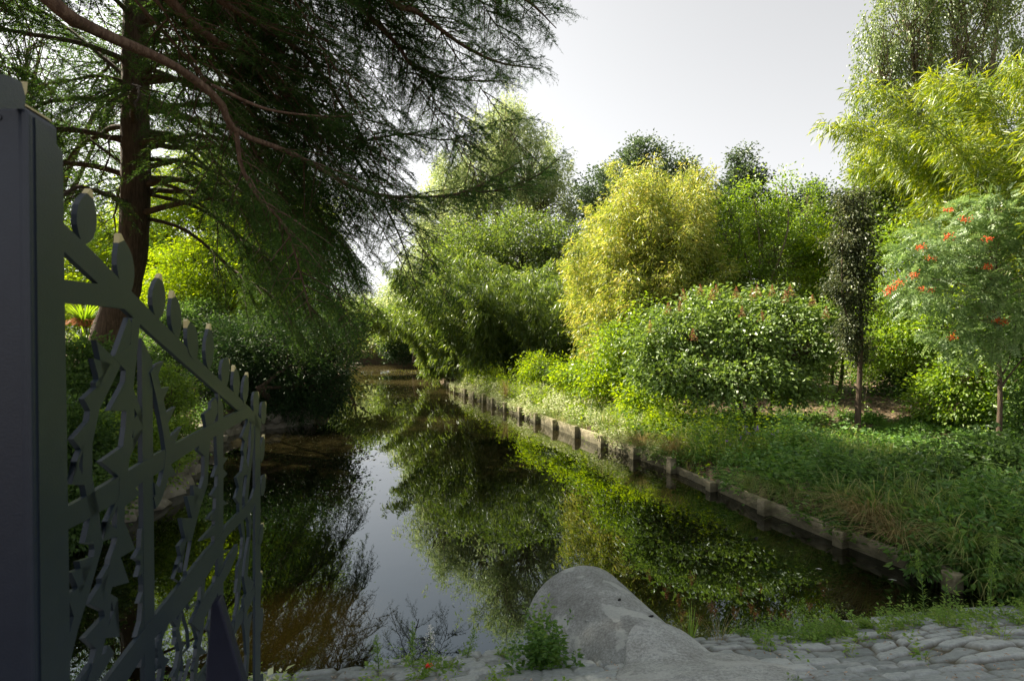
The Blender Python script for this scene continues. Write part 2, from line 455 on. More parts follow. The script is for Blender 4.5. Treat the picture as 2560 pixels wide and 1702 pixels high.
def bevel_mod(o, wdt, seg=2):
    b = o.modifiers.new('bevel', 'BEVEL'); b.width = wdt; b.segments = seg; b.limit_method = 'ANGLE'
    return o

# ------------------------------------------------------------------ ground, water
RIGHT = [(4.35, 5.0), (4.05, 5.75), (3.74, 6.66), (3.38, 7.8), (3.1, 8.9), (2.84, 9.9), (2.35, 11.2), (1.85, 12.4),
         (1.2, 14.1), (.56, 15.9), (-.25, 17.9), (-.95, 19.9), (-1.75, 21.9), (-2.3, 23.0), (-2.55, 24.3), (-3.2, 27), (-4.3, 32), (-5, 38), (-6, 45)]
NEAR = [(-5.8, 3.2), (-3.2, 3.72), (-1.15, 4.08), (.06, 4.3), (2.24, 4.61), (3.28, 4.84)]
LEFT = [(-14, 46), (-12, 40), (-8.6, 30), (-6.6, 22), (-5.4, 17), (-5.4, 15.2), (-6.9, 13.7), (-6.3, 11), (-5.2, 8.6), (-5.1, 7.2), (-5.5, 5.4)]
POLY = np.array(NEAR + RIGHT + LEFT)

def poly_sd(X, Y, P):
    """signed distance, negative inside"""
    d = np.full(X.shape, 1e9); ins = np.zeros(X.shape, bool)
    n = len(P)
    for i in range(n):
        ax, ay = P[i]; bx, by = P[(i + 1) % n]
        ex, ey = bx - ax, by - ay
        t = np.clip(((X - ax) * ex + (Y - ay) * ey) / (ex * ex + ey * ey), 0, 1)
        d = np.minimum(d, np.hypot(X - ax - t * ex, Y - ay - t * ey))
        c = ((ay > Y) != (by > Y)) & (X < (bx - ax) * (Y - ay) / (by - ay + 1e-12) + ax)
        ins ^= c
    return np.where(ins, -d, d)

def near_edge(x):
    return np.interp(x, [p[0] for p in NEAR] + [4.35, 12], [p[1] for p in NEAR] + [5.0, 6.3])

def slope_z(x, y):
    """height of the paved slope between path and water"""
    return np.minimum(0.0, WATER - .02 + .36 * (near_edge(x) - y))

def ground_z(x, y):
    x = np.asarray(x, float); y = np.asarray(y, float)
    sd_ = poly_sd(x, y, POLY)
    bump = (vnoise(x * .5, y * .5, 3) - .5) * .18 + (vnoise(x * 2.1, y * 2.1, 4) - .5) * .06
    right = -.60 + (.14 + .28 * np.clip((y - 10.5) / 3, 0, 1)) * np.clip(sd_ / 3.0, 0, 1) + .35 * np.clip((sd_ - 3) / 14, 0, 1)
    left = -.55 + .55 * np.clip(sd_ / 3.0, 0, 1)
    bank = np.where(x > -1 - .18 * (y - 20) * (y > 20), right, left) + bump * np.clip(sd_ * 2, 0, 1)
    shore = slope_z(x, y) - .13
    k = np.clip((near_edge(x) + .45 - y) / .4, 0, 1)          # near side of the water
    k = np.where(x < -6.5, np.clip((3.0 - y) / .8, 0, 1), k)
    h = bank * (1 - k) + shore * k
    ins = np.clip((.15 - sd_) / .12, 0, 1)
    return h * (1 - ins) + ins * np.where(k > .5, h, -1.7)

def axis_pts(lo, hi, step, far):
    a = list(np.arange(lo, hi, step)); s = step; x = hi
    while x < far: a.append(x); s *= 1.25; x += s
    s = step; x = lo - step
    while x > -far: a.insert(0, x); s *= 1.25; x -= s
    return np.array(a)
gx = axis_pts(-16, 17, .16, 900); gy = axis_pts(-2, 48, .16, 900)
GX, GY = np.meshgrid(gx, gy)
GZ = ground_z(GX, GY)
def grid_faces(ny, nx):
    i = (np.arange(ny - 1)[:, None] * nx + np.arange(nx - 1)[None]).ravel()
    return np.stack([i, i + 1, i + nx + 1, i + nx], -1)
g = mesh_np('ground', np.stack([GX, GY, GZ], -1).reshape(-1, 3), grid_faces(*GX.shape), M['soil'], smooth=True)
tag(g, kind='structure')
wv = np.array([[-30, 2.5, WATER], [16, 2.5, WATER], [16, 60, WATER], [-30, 60, WATER]])
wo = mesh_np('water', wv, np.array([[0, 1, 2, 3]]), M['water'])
tag(wo, kind='structure')

# paved slope of worn granite setts: a fine height sheet, stones standing proud of sunken joints
def make_paving():
    xs = np.arange(-3.4, 9.5, .0125); ts = np.arange(-.5, 3.4, .0125)      # t: distance up from the water edge
    X, T = np.meshgrid(xs, ts)
    wx = X + (vnoise(X * 1.6, T * 1.6, 21) - .5) * .38 + (vnoise(X * 9, T * 9, 22) - .5) * .03
    wt = T + (vnoise(X * 1.3, T * 1.9, 23) - .5) * .34 + (vnoise(X * 8, T * 8, 24) - .5) * .03
    rh = .165
    row = np.floor(wt / rh).astype(int)
    rg = np.random.default_rng(5); offs = rg.random(400); ws = .22 + .13 * rg.random(400)
    wcell = ws[row % 400]
    u = wx / wcell + offs[row % 400]
    jit = rg.random((400, 400))
    c = np.floor(u).astype(int)
    # uneven stone widths: move the cell border
    fu = u - c; cut = .0 + .30 * (jit[row % 400, c % 400] - .5)
    left = fu < cut
    c = np.where(left, c - 1, c)
    du = np.minimum(np.abs(fu - cut), np.abs(fu - 1 - .30 * (jit[row % 400, (c + 1) % 400] - .5))) * wcell
    du = np.minimum(du, np.abs(fu - cut) * wcell)
    fv = wt / rh - np.floor(wt / rh); dv = np.minimum(fv, 1 - fv) * rh
    k = .012
    d = -k * np.log(np.exp(-du / k) + np.exp(-dv / k))
    rnd = jit[(row * 7) % 400, (c * 13) % 400]
    gapw = .002 + .008 * vnoise(X * 1.1, T * 1.1, 31)
    prof = np.clip((d - gapw) / .020, 0, 1); prof = prof ** .6
    H = prof * (.020 + .010 * rnd) + (vnoise(X * 14, T * 14, 25) - .5) * .010 + (vnoise(X * 40, T * 40, 26) - .5) * .004
    H += prof * (rnd - .5) * .010
    fill = np.clip((vnoise(X * .9 + 4, T * .9, 41) - .52) * 5, 0, 1) * .85      # mortar-smeared areas
    H = H * (1 - fill * .6) + fill * .02
    Y = near_edge(X) - T
    Z = slope_z(X, Y) + H - .012 + .03 * (vnoise(X * .8, T * .8, 51) - .5)
    joint = np.clip(1 - (prof + fill), 0, 1)
    tone = np.clip(-.1 + rnd * 1.15 + .3 * vnoise(X * 3, T * 3, 61), 0, 1)
    o = mesh_np('paving', np.stack([X, Y, Z], -1).reshape(-1, 3), grid_faces(*X.shape)[:, ::-1], M['paving'], smooth=True,
                attrs={'joint': joint.ravel(), 'tone': tone.ravel()})
    tag(o, kind='structure')
make_paving()

# ------------------------------------------------------------------ canal edging on the right bank
def edging():
    root = empty('canal_edging', (3.38, 7.8, WATER), label='low retaining edging of weathered slabs and posts along the right bank of the canal', cat='edging')
    pts = np.array(RIGHT[:16]); seg = np.hypot(*np.diff(pts, axis=0).T); s = np.concatenate([[0], np.cumsum(seg)])
    def pos(t): return np.array([np.interp(t, s, pts[:, 0]), np.interp(t, s, pts[:, 1])])
    t = .35; k = 0
    while t < s[-1] - 1.3:
        L = 1.18 if t < 14 else 1.1
        a, b = pos(t), pos(t + L); d = (b - a) / np.linalg.norm(b - a); ang = math.atan2(d[1], d[0]) + R.normal() * .02
        nw = np.array([-d[1], d[0]])       # toward the water
        top = WATER + (.16 if t < 4 else .235) + R.normal() * .014
        if k == 3: top -= .05
        m = (a + b) / 2 + nw * .03
        o = mesh_np('panel', *box((m[0], m[1], (top - 1.25) / 2), (L - .03, .055, top + 1.25), ang + R.normal() * .012, .004), M['timber'], root)
        bevel_mod(o, .008)
        p = a + nw * .11
        ht = top + .03 + R.normal() * .022
        o = mesh_np('post', *box((p[0], p[1], (ht - 1.3) / 2), (.135, .12, ht + 1.3), ang + R.normal() * .03, .003), M['timber'], root)
        bevel_mod(o, .014, 3)
        t += L; k += 1
edging()

def rock(c, s, seed):
    rg = np.random.default_rng(seed)
    n, mth = 9, 12
    th = np.linspace(0, np.pi, n)[:, None]; ph = np.linspace(0, 2 * np.pi, mth, endpoint=False)[None]
    d = np.stack([np.sin(th) * np.cos(ph), np.sin(th) * np.sin(ph), np.cos(th) + 0 * ph], -1)
    p = np.sign(d) * np.abs(d) ** .6
    p *= 1 + .10 * rg.normal(size=(n, mth, 1)); p[0] = p[0, 0]; p[-1] = p[-1, 0]
    a = rg.random() * 3; ca, sa = math.cos(a), math.sin(a)
    V = (p.reshape(-1, 3) * np.array(s) * .5) @ np.array([[ca, sa, 0], [-sa, ca, 0], [0, 0, 1]]) + np.array(c)
    i = np.arange(n - 1)[:, None] * mth; j = np.arange(mth)[None]
    F = np.stack([i + j, i + mth + j, i + mth + (j + 1) % mth, i + (j + 1) % mth], -1).reshape(-1, 4)
    return V, F
def stone_wall():
    root = empty('stone_bank_wall', (-5.2, 8.6, WATER), label='low wall of rounded grey stones holding the left bank behind the gate', cat='stone wall')
    P = np.array(LEFT[5:])[::-1]; seg = np.hypot(*np.diff(P, axis=0).T); s = np.concatenate([[0], np.cumsum(seg)])
    t = 0; k = 0
    while t < s[-1]:
        L = .38 + .25 * R.random()
        x = np.interp(t + L / 2, s, P[:, 0]); y = np.interp(t + L / 2, s, P[:, 1])
        for j in range(2):
            V, F = rock((x - .05 * j + R.normal() * .03, y + R.normal() * .03, WATER + .02 + .22 * j), (L * 1.1, .42, .30), 100 + k)
            mesh_np('stone', V, F, M['stone'], root, smooth=True); k += 1
        t += L * .93
stone_wall()

# far bank edging
fo = empty('far_bank_edging', (-10.5, 44.6, WATER), label='distant timber edging with a pale landing stone at the end of the canal', cat='edging')
V, F = box((-10.2, 44.8, WATER + .1), (9, .12, .65), .05); mesh_np('beam', V, F, M['bark'], fo)
V, F = rock((-11.9, 43.5, WATER + .06), (1.0, .6, .25), 5); mesh_np('stone', V, F, M['stone'], fo, smooth=True)

# ------------------------------------------------------------------ concrete pipe
def pipe():
    A = np.array([1.08, 3.35, -.985]); B = np.array([.585, 5.02, -.98]); Rr = .50
    root = empty('drain_pipe', tuple(A), label='large weathered concrete drain pipe running out of the paved slope into the water', cat='pipe')
    ax = nrm(B - A); sx = nrm(np.cross(ax, [0, 0, 1])); up = np.cross(sx, ax)
    ns, na = 60, 96
    L = np.linalg.norm(B - A)
    a = np.linspace(0, 2 * np.pi, na, endpoint=False)
    rings = []
    prof = [(t, Rr) for t in np.linspace(0, L - .03, ns)] + [(L - .012, Rr - .002), (L - .003, Rr - .007), (L, Rr - .016), (L, Rr - .065), (L - .02, Rr - .075)] + [(t, Rr - .078) for t in np.linspace(L - .1, L - 1.2, 8)]
    for t, r in prof:
        dn = (vnoise(a * 5 + 30, np.full(na, t * 6), 8) - .5) * .003
        rr = r + dn
        rings.append(A + ax * t + rr[:, None] * (np.cos(a)[:, None] * sx + np.sin(a)[:, None] * up))
    V = np.vstack(rings); k = len(prof)
    i = np.arange(k - 1)[:, None] * na; j = np.arange(na)[None]
    F = np.stack([i + j, i + (j + 1) % na, i + na + (j + 1) % na, i + na + j], -1).reshape(-1, 4)
    mesh_np('pipe_body', V, F, M['concrete'], root, smooth=True)
    # mortar collar and apron: one lumpy sheet moulded over the near end of the pipe and spread on the setts
    xs = np.arange(.1, 2.4, .009); ys = np.arange(2.5, 4.4, .009); X, Y = np.meshgrid(xs, ys)
    rel = np.stack([X - A[0], Y - A[1]], -1); a2 = nrm(ax[:2]); s2 = np.array([a2[1], -a2[0]])
    tl = rel @ a2; dl = rel @ s2
    n1 = vnoise(X * 2.2, Y * 2.2, 12) - .5; n2 = vnoise(X * 6, Y * 6, 13) - .5; n3 = vnoise(X * 22, Y * 22, 14) - .5
    tc = .62 + .03 * n1 + .02 * n2 - 1.3 * (dl / .6) ** 2 * (dl < 0) - .25 * (dl / .5) ** 2 * (dl > 0)
    edge = np.clip((tc - tl) / .018, -3, 1)
    off = .055 * np.sqrt(np.clip(edge, 0, 1)) + np.minimum(edge, 0) * .05
    fall = .55 * np.clip(.15 - tl, 0, 2) ** 1.5
    Ro = Rr + off
    zc = np.interp(tl, [0, 1.7], [A[2], B[2]])
    arch = zc + np.sqrt(np.clip(Ro ** 2 - dl ** 2, 0, None)) - fall + np.where(np.abs(dl) > Ro, -.5, 0)
    c = (X - 1.08) ** 2 / .46 ** 2 + (Y - 3.38) ** 2 / .42 ** 2 + n1 * 1.1 + n2 * .5
    apron = slope_z(X, Y) + np.where(c < 1, .012 + .05 * np.sqrt(np.clip(1 - c, 0, 1)), -.07)
    kk = .014
    Z = kk * np.log(np.exp(np.clip(arch, -3, 3) / kk) + np.exp(np.clip(apron, -3, 3) / kk)) + n3 * .004
    mesh_np('mortar_collar', np.stack([X, Y, Z], -1).reshape(-1, 3), grid_faces(*X.shape), M['mortar'], root, smooth=True)
    for q, (dt, da) in enumerate([(1.15, .25), (1.05, -.1), (.95, .55), (.80, -.35), (.72, .9)]):     # chips in the surface
        n_ = np.cos(np.pi / 2 + da) * sx + np.sin(np.pi / 2 + da) * up
        V, F = rock(A + ax * dt + n_ * (Rr + .000), (.035 + .01 * q, .02, .012), 300 + q)
        mesh_np('chip', V, F, M['black'] if q % 2 else M['mortar'], root, smooth=True)
    # thin steel strip by the open end
    p0 = B - sx * (Rr + .05) + up * .12 - ax * .02; p1 = p0 - ax * .75 - up * .22
    mesh_np('metal_strip', *tube([p0, p1], .009, 6), M['label'], root)
pipe()

# ------------------------------------------------------------------ gate
G0 = np.array([-.785, 1.0]); Gd = np.array([-.315, 1.5]); Gd = Gd / np.linalg.norm(Gd)
C0 = None
def gate_uv(px, py):
    """point of the gate's face seen at a picture position: u along the leaf, v height"""
    # G0 + u*Gd on ray x = k*y
    k = (px - 512) / 569.0
    u = (k * G0[1] - G0[0]) / (Gd[0] - k * Gd[1])
    y = G0[1] + u * Gd[1]
    return np.array([u, CAMZ + (333 - py) / 569.0 * y])
def conv(sys, pts):
    o = []
    for x, y in pts:
        if sys == 2: fx, fy = x / 1.844, 150 + y / 1.844
        elif sys == 3: fx, fy = x / 1.956, 900 + y / 1.956
        elif sys == 5: fx, fy = 100 + x / 2.614, 700 + y / 2.614
        else: fx, fy = x, y
        o.append((fx / 2.5, fy / 2.5))
    return o

gate = empty('garden_gate', (G0[0], G0[1], 0), label='open slate blue steel gate cut as thorny stems with cream tipped leaf finials', cat='gate')
gate.rotation_euler = (0, 0, math.atan2(Gd[1], Gd[0]))
gcount = [0]
def plate(name, uv, mat, th=.010, z=None, parent=gate, bev=.0012):
    """a cut steel plate: outline in the gate's own plane, real thickness; local x along leaf, z up, face toward local -y"""
    import mathutils
    uv = np.array(uv); n = len(uv)
    gcount[0] += 1
    off = (gcount[0] % 9) * .0004 if z is None else z
    poly = [Vector((a, b, 0)) for a, b in uv]
    tri = mathutils.geometry.tessellate_polygon([poly])
    f = off; bk = off - th
    # local -y is the right-hand side of the leaf (facing the viewer)
    V = [(a, -f, b) for a, b in uv] + [(a, -bk, b) for a, b in uv]
    area = sum(uv[i][0] * uv[(i + 1) % n][1] - uv[(i + 1) % n][0] * uv[i][1] for i in range(n))
    me = bpy.data.meshes.new(name)
    F = []
    for t in tri:
        t = list(t)
        a, b, c = (uv[i] for i in t)
        if (b[0] - a[0]) * (c[1] - a[1]) - (b[1] - a[1]) * (c[0] - a[0]) < 0: t = t[::-1]
        F.append(t); F.append([i + n for i in t[::-1]])
    for i in range(n):
        j = (i + 1) % n
        F.append([i, i + n, j + n, j] if area > 0 else [i, j, j + n, i + n])
    me.from_pydata(V, [], F); me.update(); me.shade_flat()
    me.materials.append(mat)
    o = bpy.data.objects.new(name, me); COL.objects.link(o); o.parent = parent
    return o
def P_(sys, pts): return [gate_uv(*p) for p in conv(sys, pts)]

def strip(sys, path, width, thorns=(), name='thorny_stem'):
    """stem with saw-like thorns: path and thorn tips in picture positions"""
    pc = np.array(conv(sys, path)); uvp = np.array([gate_uv(*p) for p in pc])
    # width in metres at local scale: width px -> metres along u
    scale = {2: 1.844 * 2.5, 3: 1.956 * 2.5, 5: 2.614 * 2.5}[sys]
    width = width * .66
    wu = np.array([gate_uv(p[0] + width / scale / 2, p[1])[0] - gate_uv(p[0] - width / scale / 2, p[1])[0] for p in pc])
    n = 40
    seg = np.hypot(*np.diff(uvp, axis=0).T); s = np.concatenate([[0], np.cumsum(seg)]); tt = np.linspace(0, s[-1], n)
    c = np.stack([np.interp(tt, s, uvp[:, 0]), np.interp(tt, s, uvp[:, 1])], -1); ww = np.interp(tt, s, wu)
    T = nrm(np.gradient(c, axis=0)); Nn = np.stack([T[:, 1], -T[:, 0]], -1)
    # angular, faceted edges as on the real plate
    Lp = c - Nn * ww[:, None] * .5; Rp = c + Nn * ww[:, None] * .5
    ins = {0: [], 1: []}
    for th in thorns:
        q = gate_uv(*conv(sys, [th])[0])
        i = int(np.argmin(((c - q) ** 2).sum(1)))
        side = 0 if np.dot(q - c[i], Nn[i]) < 0 else 1
        ins[side].append((i, q))
    def side_pts(A, lst):
        lst = sorted(lst, key=lambda e: e[0]); out = []; i = 0; keep = set(range(0, n, 4)) | {n - 1}
        rem = set()
        tips = {}
        for (k, q) in lst:
            for m in range(max(0, k - 2), min(n, k + 2)): rem.add(m)
            tips[k] = q
        for i in range(n):
            if i in tips:
                out.append(A[max(0, i - 2)]); out.append(tips[i]); out.append(A[min(n - 1, i + 1)])
            elif i in keep and i not in rem: out.append(A[i])
        return out
    L = side_pts(Lp, ins[0]); Rr = side_pts(Rp, ins[1])
    return plate(name, L + Rr[::-1], M['paint_green'])

def build_gate():
    # post: rounded square tube, its right face flush with the leaf
    u0 = gate_uv(27, 300)[0]; u1 = gate_uv(60, 300)[0]
    V, F = box(((u0 + u1) / 2, .026, .86), (u1 - u0, .056, 1.72 + .0), 0)
    top_v = gate_uv(34, 110)[1]
    V[:, 2] = np.where(V[:, 2] > .5, top_v, 0.0)
    me_o = mesh_np('post', V, F, M['paint'], None, loc=(0, 0, 0)); me_o.parent = gate; me_o.location = (0, 0, 0)
    bevel_mod(me_o, .011, 4)
    # slanted stile plate
    plate('stile', P_(2, [(158, 268), (200, 310), (245, 372), (285, 430), (286, 745)]) + [gate_uv(64.2, 620), (gate_uv(65, 640)[0], .03), (u0 + .02, .03), (u0 + .02, top_v - .03)], M['paint_green'], z=.0042)
    # cap leaf on the post
    capu = P_(2, [(122, 228), (126, 175), (120, 150), (108, 108), (85, 92), (40, 74), (5, 70)]) + P_(2, [(-40, 90), (-62, 140), (-66, 228)])
    cap = plate('cap_leaf', capu, M['paint_green'], th=.014, z=.001)
    plate('leaf_tip', P_(2, [(106, 108), (138, 106), (134, 150), (124, 176), (119, 150)]), M['gilt'], z=.0005, parent=cap)
    seam = mesh_np('post_collar', *box(((u0 + u1) / 2 - .002, .025, top_v + .004), (u1 - u0 - .016, .040, .003)), M['gilt'], None, loc=(0, 0, 0)); seam.parent = gate; seam.location = (0, 0, 0)
    # drilled hole near the top
    h = mesh_np('bolt_hole', *tube([(u0 - .0015, .036, top_v - .022), (u0 + .002, .036, top_v - .022)], .0052, 16), M['black'], None, loc=(0, 0, 0)); h.parent = gate; h.location = (0, 0, 0)
    # slanting top rail
    plate('top_rail', P_(2, [(280, 738), (440, 893), (605, 1065)]) + P_(5, [(770, 250), (900, 378), (1100, 585), (1285, 752), (1441, 906), (1440, 985)]) +
          P_(5, [(1400, 955), (1345, 900), (1290, 852), (1150, 730), (940, 545), (727, 356)]) + P_(2, [(600, 1175), (452, 1030), (280, 868)]), M['paint_green'])
    plate('cross_branch', P_(2, [(280, 1008), (450, 1030), (560, 1060), (640, 1190), (575, 1146), (430, 1128), (280, 1118)]), M['paint_green'])
    plate('cross_branch', P_(3, [(310, 718), (385, 680), (450, 640), (575, 565), (620, 540), (700, 490), (745, 465), (800, 435), (840, 412), (1000, 328), (1055, 298), (1110, 270), (1160, 248),
                                 (1215, 225), (1230, 262), (1200, 285), (1055, 365), (990, 402), (840, 500), (800, 525), (745, 562), (690, 592), (570, 688), (440, 762), (410, 782), (310, 832)]), M['paint_green'])
    plate('cross_branch', P_(3, [(480, 1600), (600, 1440), (668, 1350), (745, 1250), (860, 1108), (910, 1045), (1000, 930), (1060, 868), (1100, 805), (1180, 725), (1222, 678), (1258, 568), (1262, 625), (1225, 742),
                                 (1100, 862), (1060, 955), (1000, 1060), (925, 1165), (860, 1250), (760, 1340), (700, 1420), (600, 1580), (570, 1640)]), M['paint_green'])
    plate('cross_branch', P_(3, [(920, 1290), (968, 1190), (1058, 1062), (1110, 960), (1150, 900), (1155, 935), (1110, 1040), (1070, 1110), (1000, 1240), (960, 1330)]), M['paint_green'])
    plate('cross_branch', P_(3, [(940, 1590), (1016, 1478), (1100, 1340), (1180, 1215), (1240, 1100), (1243, 1140), (1190, 1260), (1110, 1400), (1040, 1500), (990, 1620)]), M['paint_green'])
    plate('cross_branch', P_(3, [(360, 1600), (430, 1490), (500, 1440), (520, 1400), (545, 1440), (470, 1560), (420, 1640)]), M['paint_green'])
    # uprights
    b0 = .045
    def up_(sysp, w0, vbot):
        (xa, ya), (xb, yb) = conv(3, sysp)
        a = gate_uv(xa, ya); b = gate_uv(xb, yb)
        wu = gate_uv(xa + w0 / 1.956 / 2.5, ya)[0] - a[0]
        plate('upright', [(a[0], a[1]), (a[0] + wu, a[1] - wu * .9), (b[0] + wu, vbot), (b[0], vbot)], M['paint_green'])
    up_([(690, -110), (695, 1560)], 52, b0)
    up_([(1062, 150), (1050, 1560)], 26, b0)
    up_([(1243, 255), (1236, 1560)], 26, b0)
    # bottom rail
    ua = gate_uv(64, 600)[0]; ub = gate_uv(261, 600)[0]
    plate('bottom_rail', [(ua, .03), (ub, .03), (ub, .075), (ua, .075)], M['paint_green'])
    # thorny stems
    strip(3, [(640, -180), (600, -80), (575, 0), (500, 130), (455, 230), (435, 340), (415, 430), (405, 520), (425, 620), (452, 720), (445, 820), (470, 900), (455, 1000), (420, 1080), (385, 1180), (350, 1290), (325, 1400), (300, 1500)], 62,
          [(463, -100), (450, -10), (460, 108), (400, 188), (345, 385), (362, 495), (338, 605), (398, 895), (368, 985), (310, 1155), (330, 1040)])
    strip(3, [(660, -200), (650, -60), (630, 30), (620, 110), (628, 200), (628, 290), (612, 400), (602, 480), (592, 560), (590, 650), (572, 760), (577, 860), (560, 950), (542, 1000), (522, 1080), (502, 1150), (512, 1250), (490, 1320), (470, 1400), (452, 1500), (400, 1600), (380, 1700)], 60,
          [(545, -20), (525, 245), (482, 495), (640, 440), (508, 790), (486, 888), (645, 925), (523, 972), (478, 1070), (615, 1090), (413, 1195), (558, 1168), (392, 1365), (565, 1360), (680, 240), (670, 655), (690, 330)])
    strip(3, [(740, 40), (770, 170), (795, 300), (815, 430), (805, 540), (780, 640), (745, 700)], 44,
          [(792, 3), (820, 128), (850, 225), (880, 322), (850, 560), (742, 600)])
    strip(3, [(700, 820), (690, 960), (705, 1060), (700, 1200), (690, 1290), (700, 1400), (690, 1500)], 42, [(650, 970), (663, 1062), (670, 1192), (655, 1360), (755, 1080)])
    strip(3, [(1060, 210), (1020, 320), (1005, 420), (1015, 540), (988, 640), (952, 740), (932, 830), (905, 930), (895, 1000), (888, 1080), (885, 1150), (900, 1230), (930, 1320), (930, 1400), (905, 1500), (880, 1590)], 36,
          [(1030, 205), (995, 262), (963, 437), (940, 610), (908, 665), (878, 772), (868, 910), (862, 1000), (843, 1070), (965, 1180), (880, 1450), (975, 1450)])
    strip(3, [(1062, 300), (1065, 420), (1070, 560), (1062, 650), (1055, 760), (1050, 870), (1045, 980)], 30, [(1110, 475), (1107, 555), (1038, 570), (1028, 660), (1008, 775), (972, 885), (1120, 925), (1105, 700)])
    strip(3, [(1215, 300), (1200, 370), (1198, 440), (1188, 520), (1175, 600), (1168, 690), (1172, 780), (1190, 860), (1180, 960), (1160, 1060), (1165, 1150), (1150, 1250), (1140, 1330)], 20,
          [(1178, 375), (1183, 440), (1150, 573), (1145, 675), (1215, 560), (1178, 905), (1155, 1010), (1145, 1140), (1140, 1255)])
    strip(3, [(1232, 300), (1230, 400), (1222, 500), (1205, 600), (1195, 700), (1215, 770), (1220, 860), (1202, 960), (1192, 1060), (1205, 1140), (1188, 1220), (1192, 1300), (1205, 1400), (1195, 1560)], 22,
          [(1190, 665), (1205, 780), (1198, 940), (1183, 1060), (1182, 1170), (1235, 1090), (1180, 1290), (1225, 1235)])
    strip(3, [(860, 1180), (800, 1290), (772, 1360), (765, 1430), (785, 1500), (770, 1600)], 30, [(745, 1420), (745, 1530), (815, 1470), (800, 1330)])
    strip(3, [(985, 1060), (975, 1180), (980, 1290), (960, 1400), (945, 1500), (935, 1600)], 28, [(945, 1400), (1000, 1440), (930, 1520)])
    strip(3, [(1050, 1060), (1035, 1180), (1022, 1300), (1030, 1400), (1012, 1500), (1000, 1600)], 26, [(998, 1320), (1010, 1210), (985, 1540)])
    strip(3, [(870, 1240), (850, 1330), (870, 1420), (850, 1520), (840, 1620)], 24, [(812, 1260), (838, 1400), (890, 1380), (822, 1560)])
    # leaf finials with painted tips
    def leaf(sys, base, tip, wd, tipf=.13):
        wd = wd * .82
        sc = {2: 1.844, 3: 1.956, 5: 2.614}[sys] * 2.5
        b, t = (np.array(gate_uv(*p)) for p in conv(sys, [base, tip]))
        pb = conv(sys, [base])[0]
        wu = gate_uv(pb[0] + wd / sc / 2, pb[1])[0] - gate_uv(pb[0] - wd / sc / 2, pb[1])[0]
        d = t - b; L = np.linalg.norm(d); d = d / L; nn = np.array([d[1], -d[0]])
        prof = [(0, .10), (.10, .55), (.22, .84), (.38, 1.0), (.55, .98), (.70, .78), (.82, .50), (1 - tipf, .34)]
        Rp = [b + d * L * q + nn * wu * .5 * r for q, r in prof]; Lp = [b + d * L * q - nn * wu * .5 * r for q, r in prof]
        o = plate('finial_leaf', Lp + Rp[::-1], M['paint_green'])
        zz = (gcount[0] % 9) * .0004
        plate('leaf_tip', [Lp[-1] + d * .0003, t - nn * wu * .05, t + nn * wu * .05, Rp[-1] + d * .0003], M['gilt'], z=zz, parent=o)
    leaf(2, (388, 846), (428, 598), 112); leaf(2, (600, 1070), (556, 800), 92); leaf(2, (722, 1192), (742, 985), 76); leaf(2, (818, 1280), (796, 1063), 60)
    leaf(2, (902, 1368), (858, 1196), 56); leaf(2, (962, 1425), (970, 1213), 48); leaf(5, (1185, 668), (1235, 520), 68, .06); leaf(5, (1288, 760), (1266, 556), 52)
    leaf(5, (1325, 803), (1354, 602), 44); leaf(5, (1395, 866), (1428, 735), 54, .08); leaf(5, (1444, 920), (1474, 800), 44, .08)
    leaf(5, (1438, 1185), (1462, 1008), 34); leaf(5, (1435, 1395), (1468, 1275), 36, .08)
    leaf(3, (1258, 900), (1281, 798), 24); leaf(3, (1258, 1140), (1276, 1033), 24); leaf(3, (1255, 1322), (1280, 1225), 36, .05)
    # hinges
    for v in (.25, 1.25):
        hng = mesh_np('hinge', *tube([(u0 + .03, .062, v), (u0 + .03, .062, v + .09)], .012, 12), M['paint'], None, loc=(0, 0, 0), smooth=True); hng.parent = gate; hng.location = (0, 0, 0)
build_gate()

# navy wedge-shaped stand beside the gate
def wedge():
    D0 = 1.55
    a = at(213, 602, D0)
    b = np.array([-.74, 1.55, 0.0]); c = np.array([-1.0, 1.62, 0.0])
    root = empty('gate_stop', (a[0], a[1], 0), label='dark navy triangular sheet metal stand beside the foot of the open gate', cat='gate stop')
    apexL = at(209, 606, D0); apexR = at(217, 601, D0)
    bl = at(196, 760, D0); br = at(262, 760, D0)
    f = np.array([apexL, apexR, br, bl]); t = nrm(np.array([-.25, 1.0, 0])) * .05
    f[:, 2] = np.maximum(f[:, 2], 0.0)
    V = np.vstack([f, f + t])
    F = np.array([[0, 3, 2, 1], [4, 5, 6, 7], [0, 1, 5, 4], [1, 2, 6, 5], [2, 3, 7, 6], [3, 0, 4, 7]])
    o = mesh_np('stand_body', V, F, M['navy'], root); bevel_mod(o, .006)
    base = (V[2] + V[3] + V[6] + V[7]) / 4
    o = mesh_np('foot_plate', *box((base[0], base[1], .006), (.28, .10, .012), .1), M['navy'], root); bevel_mod(o, .003)
wedge()
#PART2
# ================================================================== vegetation builders
ICO_V = None
def ico():
    import bmesh
    bm = bmesh.new(); bmesh.ops.create_icosphere(bm, subdivisions=1, radius=1)
    V = np.array([v.co[:] for v in bm.verts]); F = np.array([[v.index for v in f.verts] for f in bm.faces]); bm.free()
    return V, F
ICO = ico()
def balls(P, r):
    n = len(P); r = np.broadcast_to(np.asarray(r, float), (n,))
    V = P[:, None] + ICO[0][None] * r[:, None, None]
    F = ICO[1][None] + (np.arange(n) * len(ICO[0]))[:, None, None]
    return V.reshape(-1, 3), F.reshape(-1, 3)

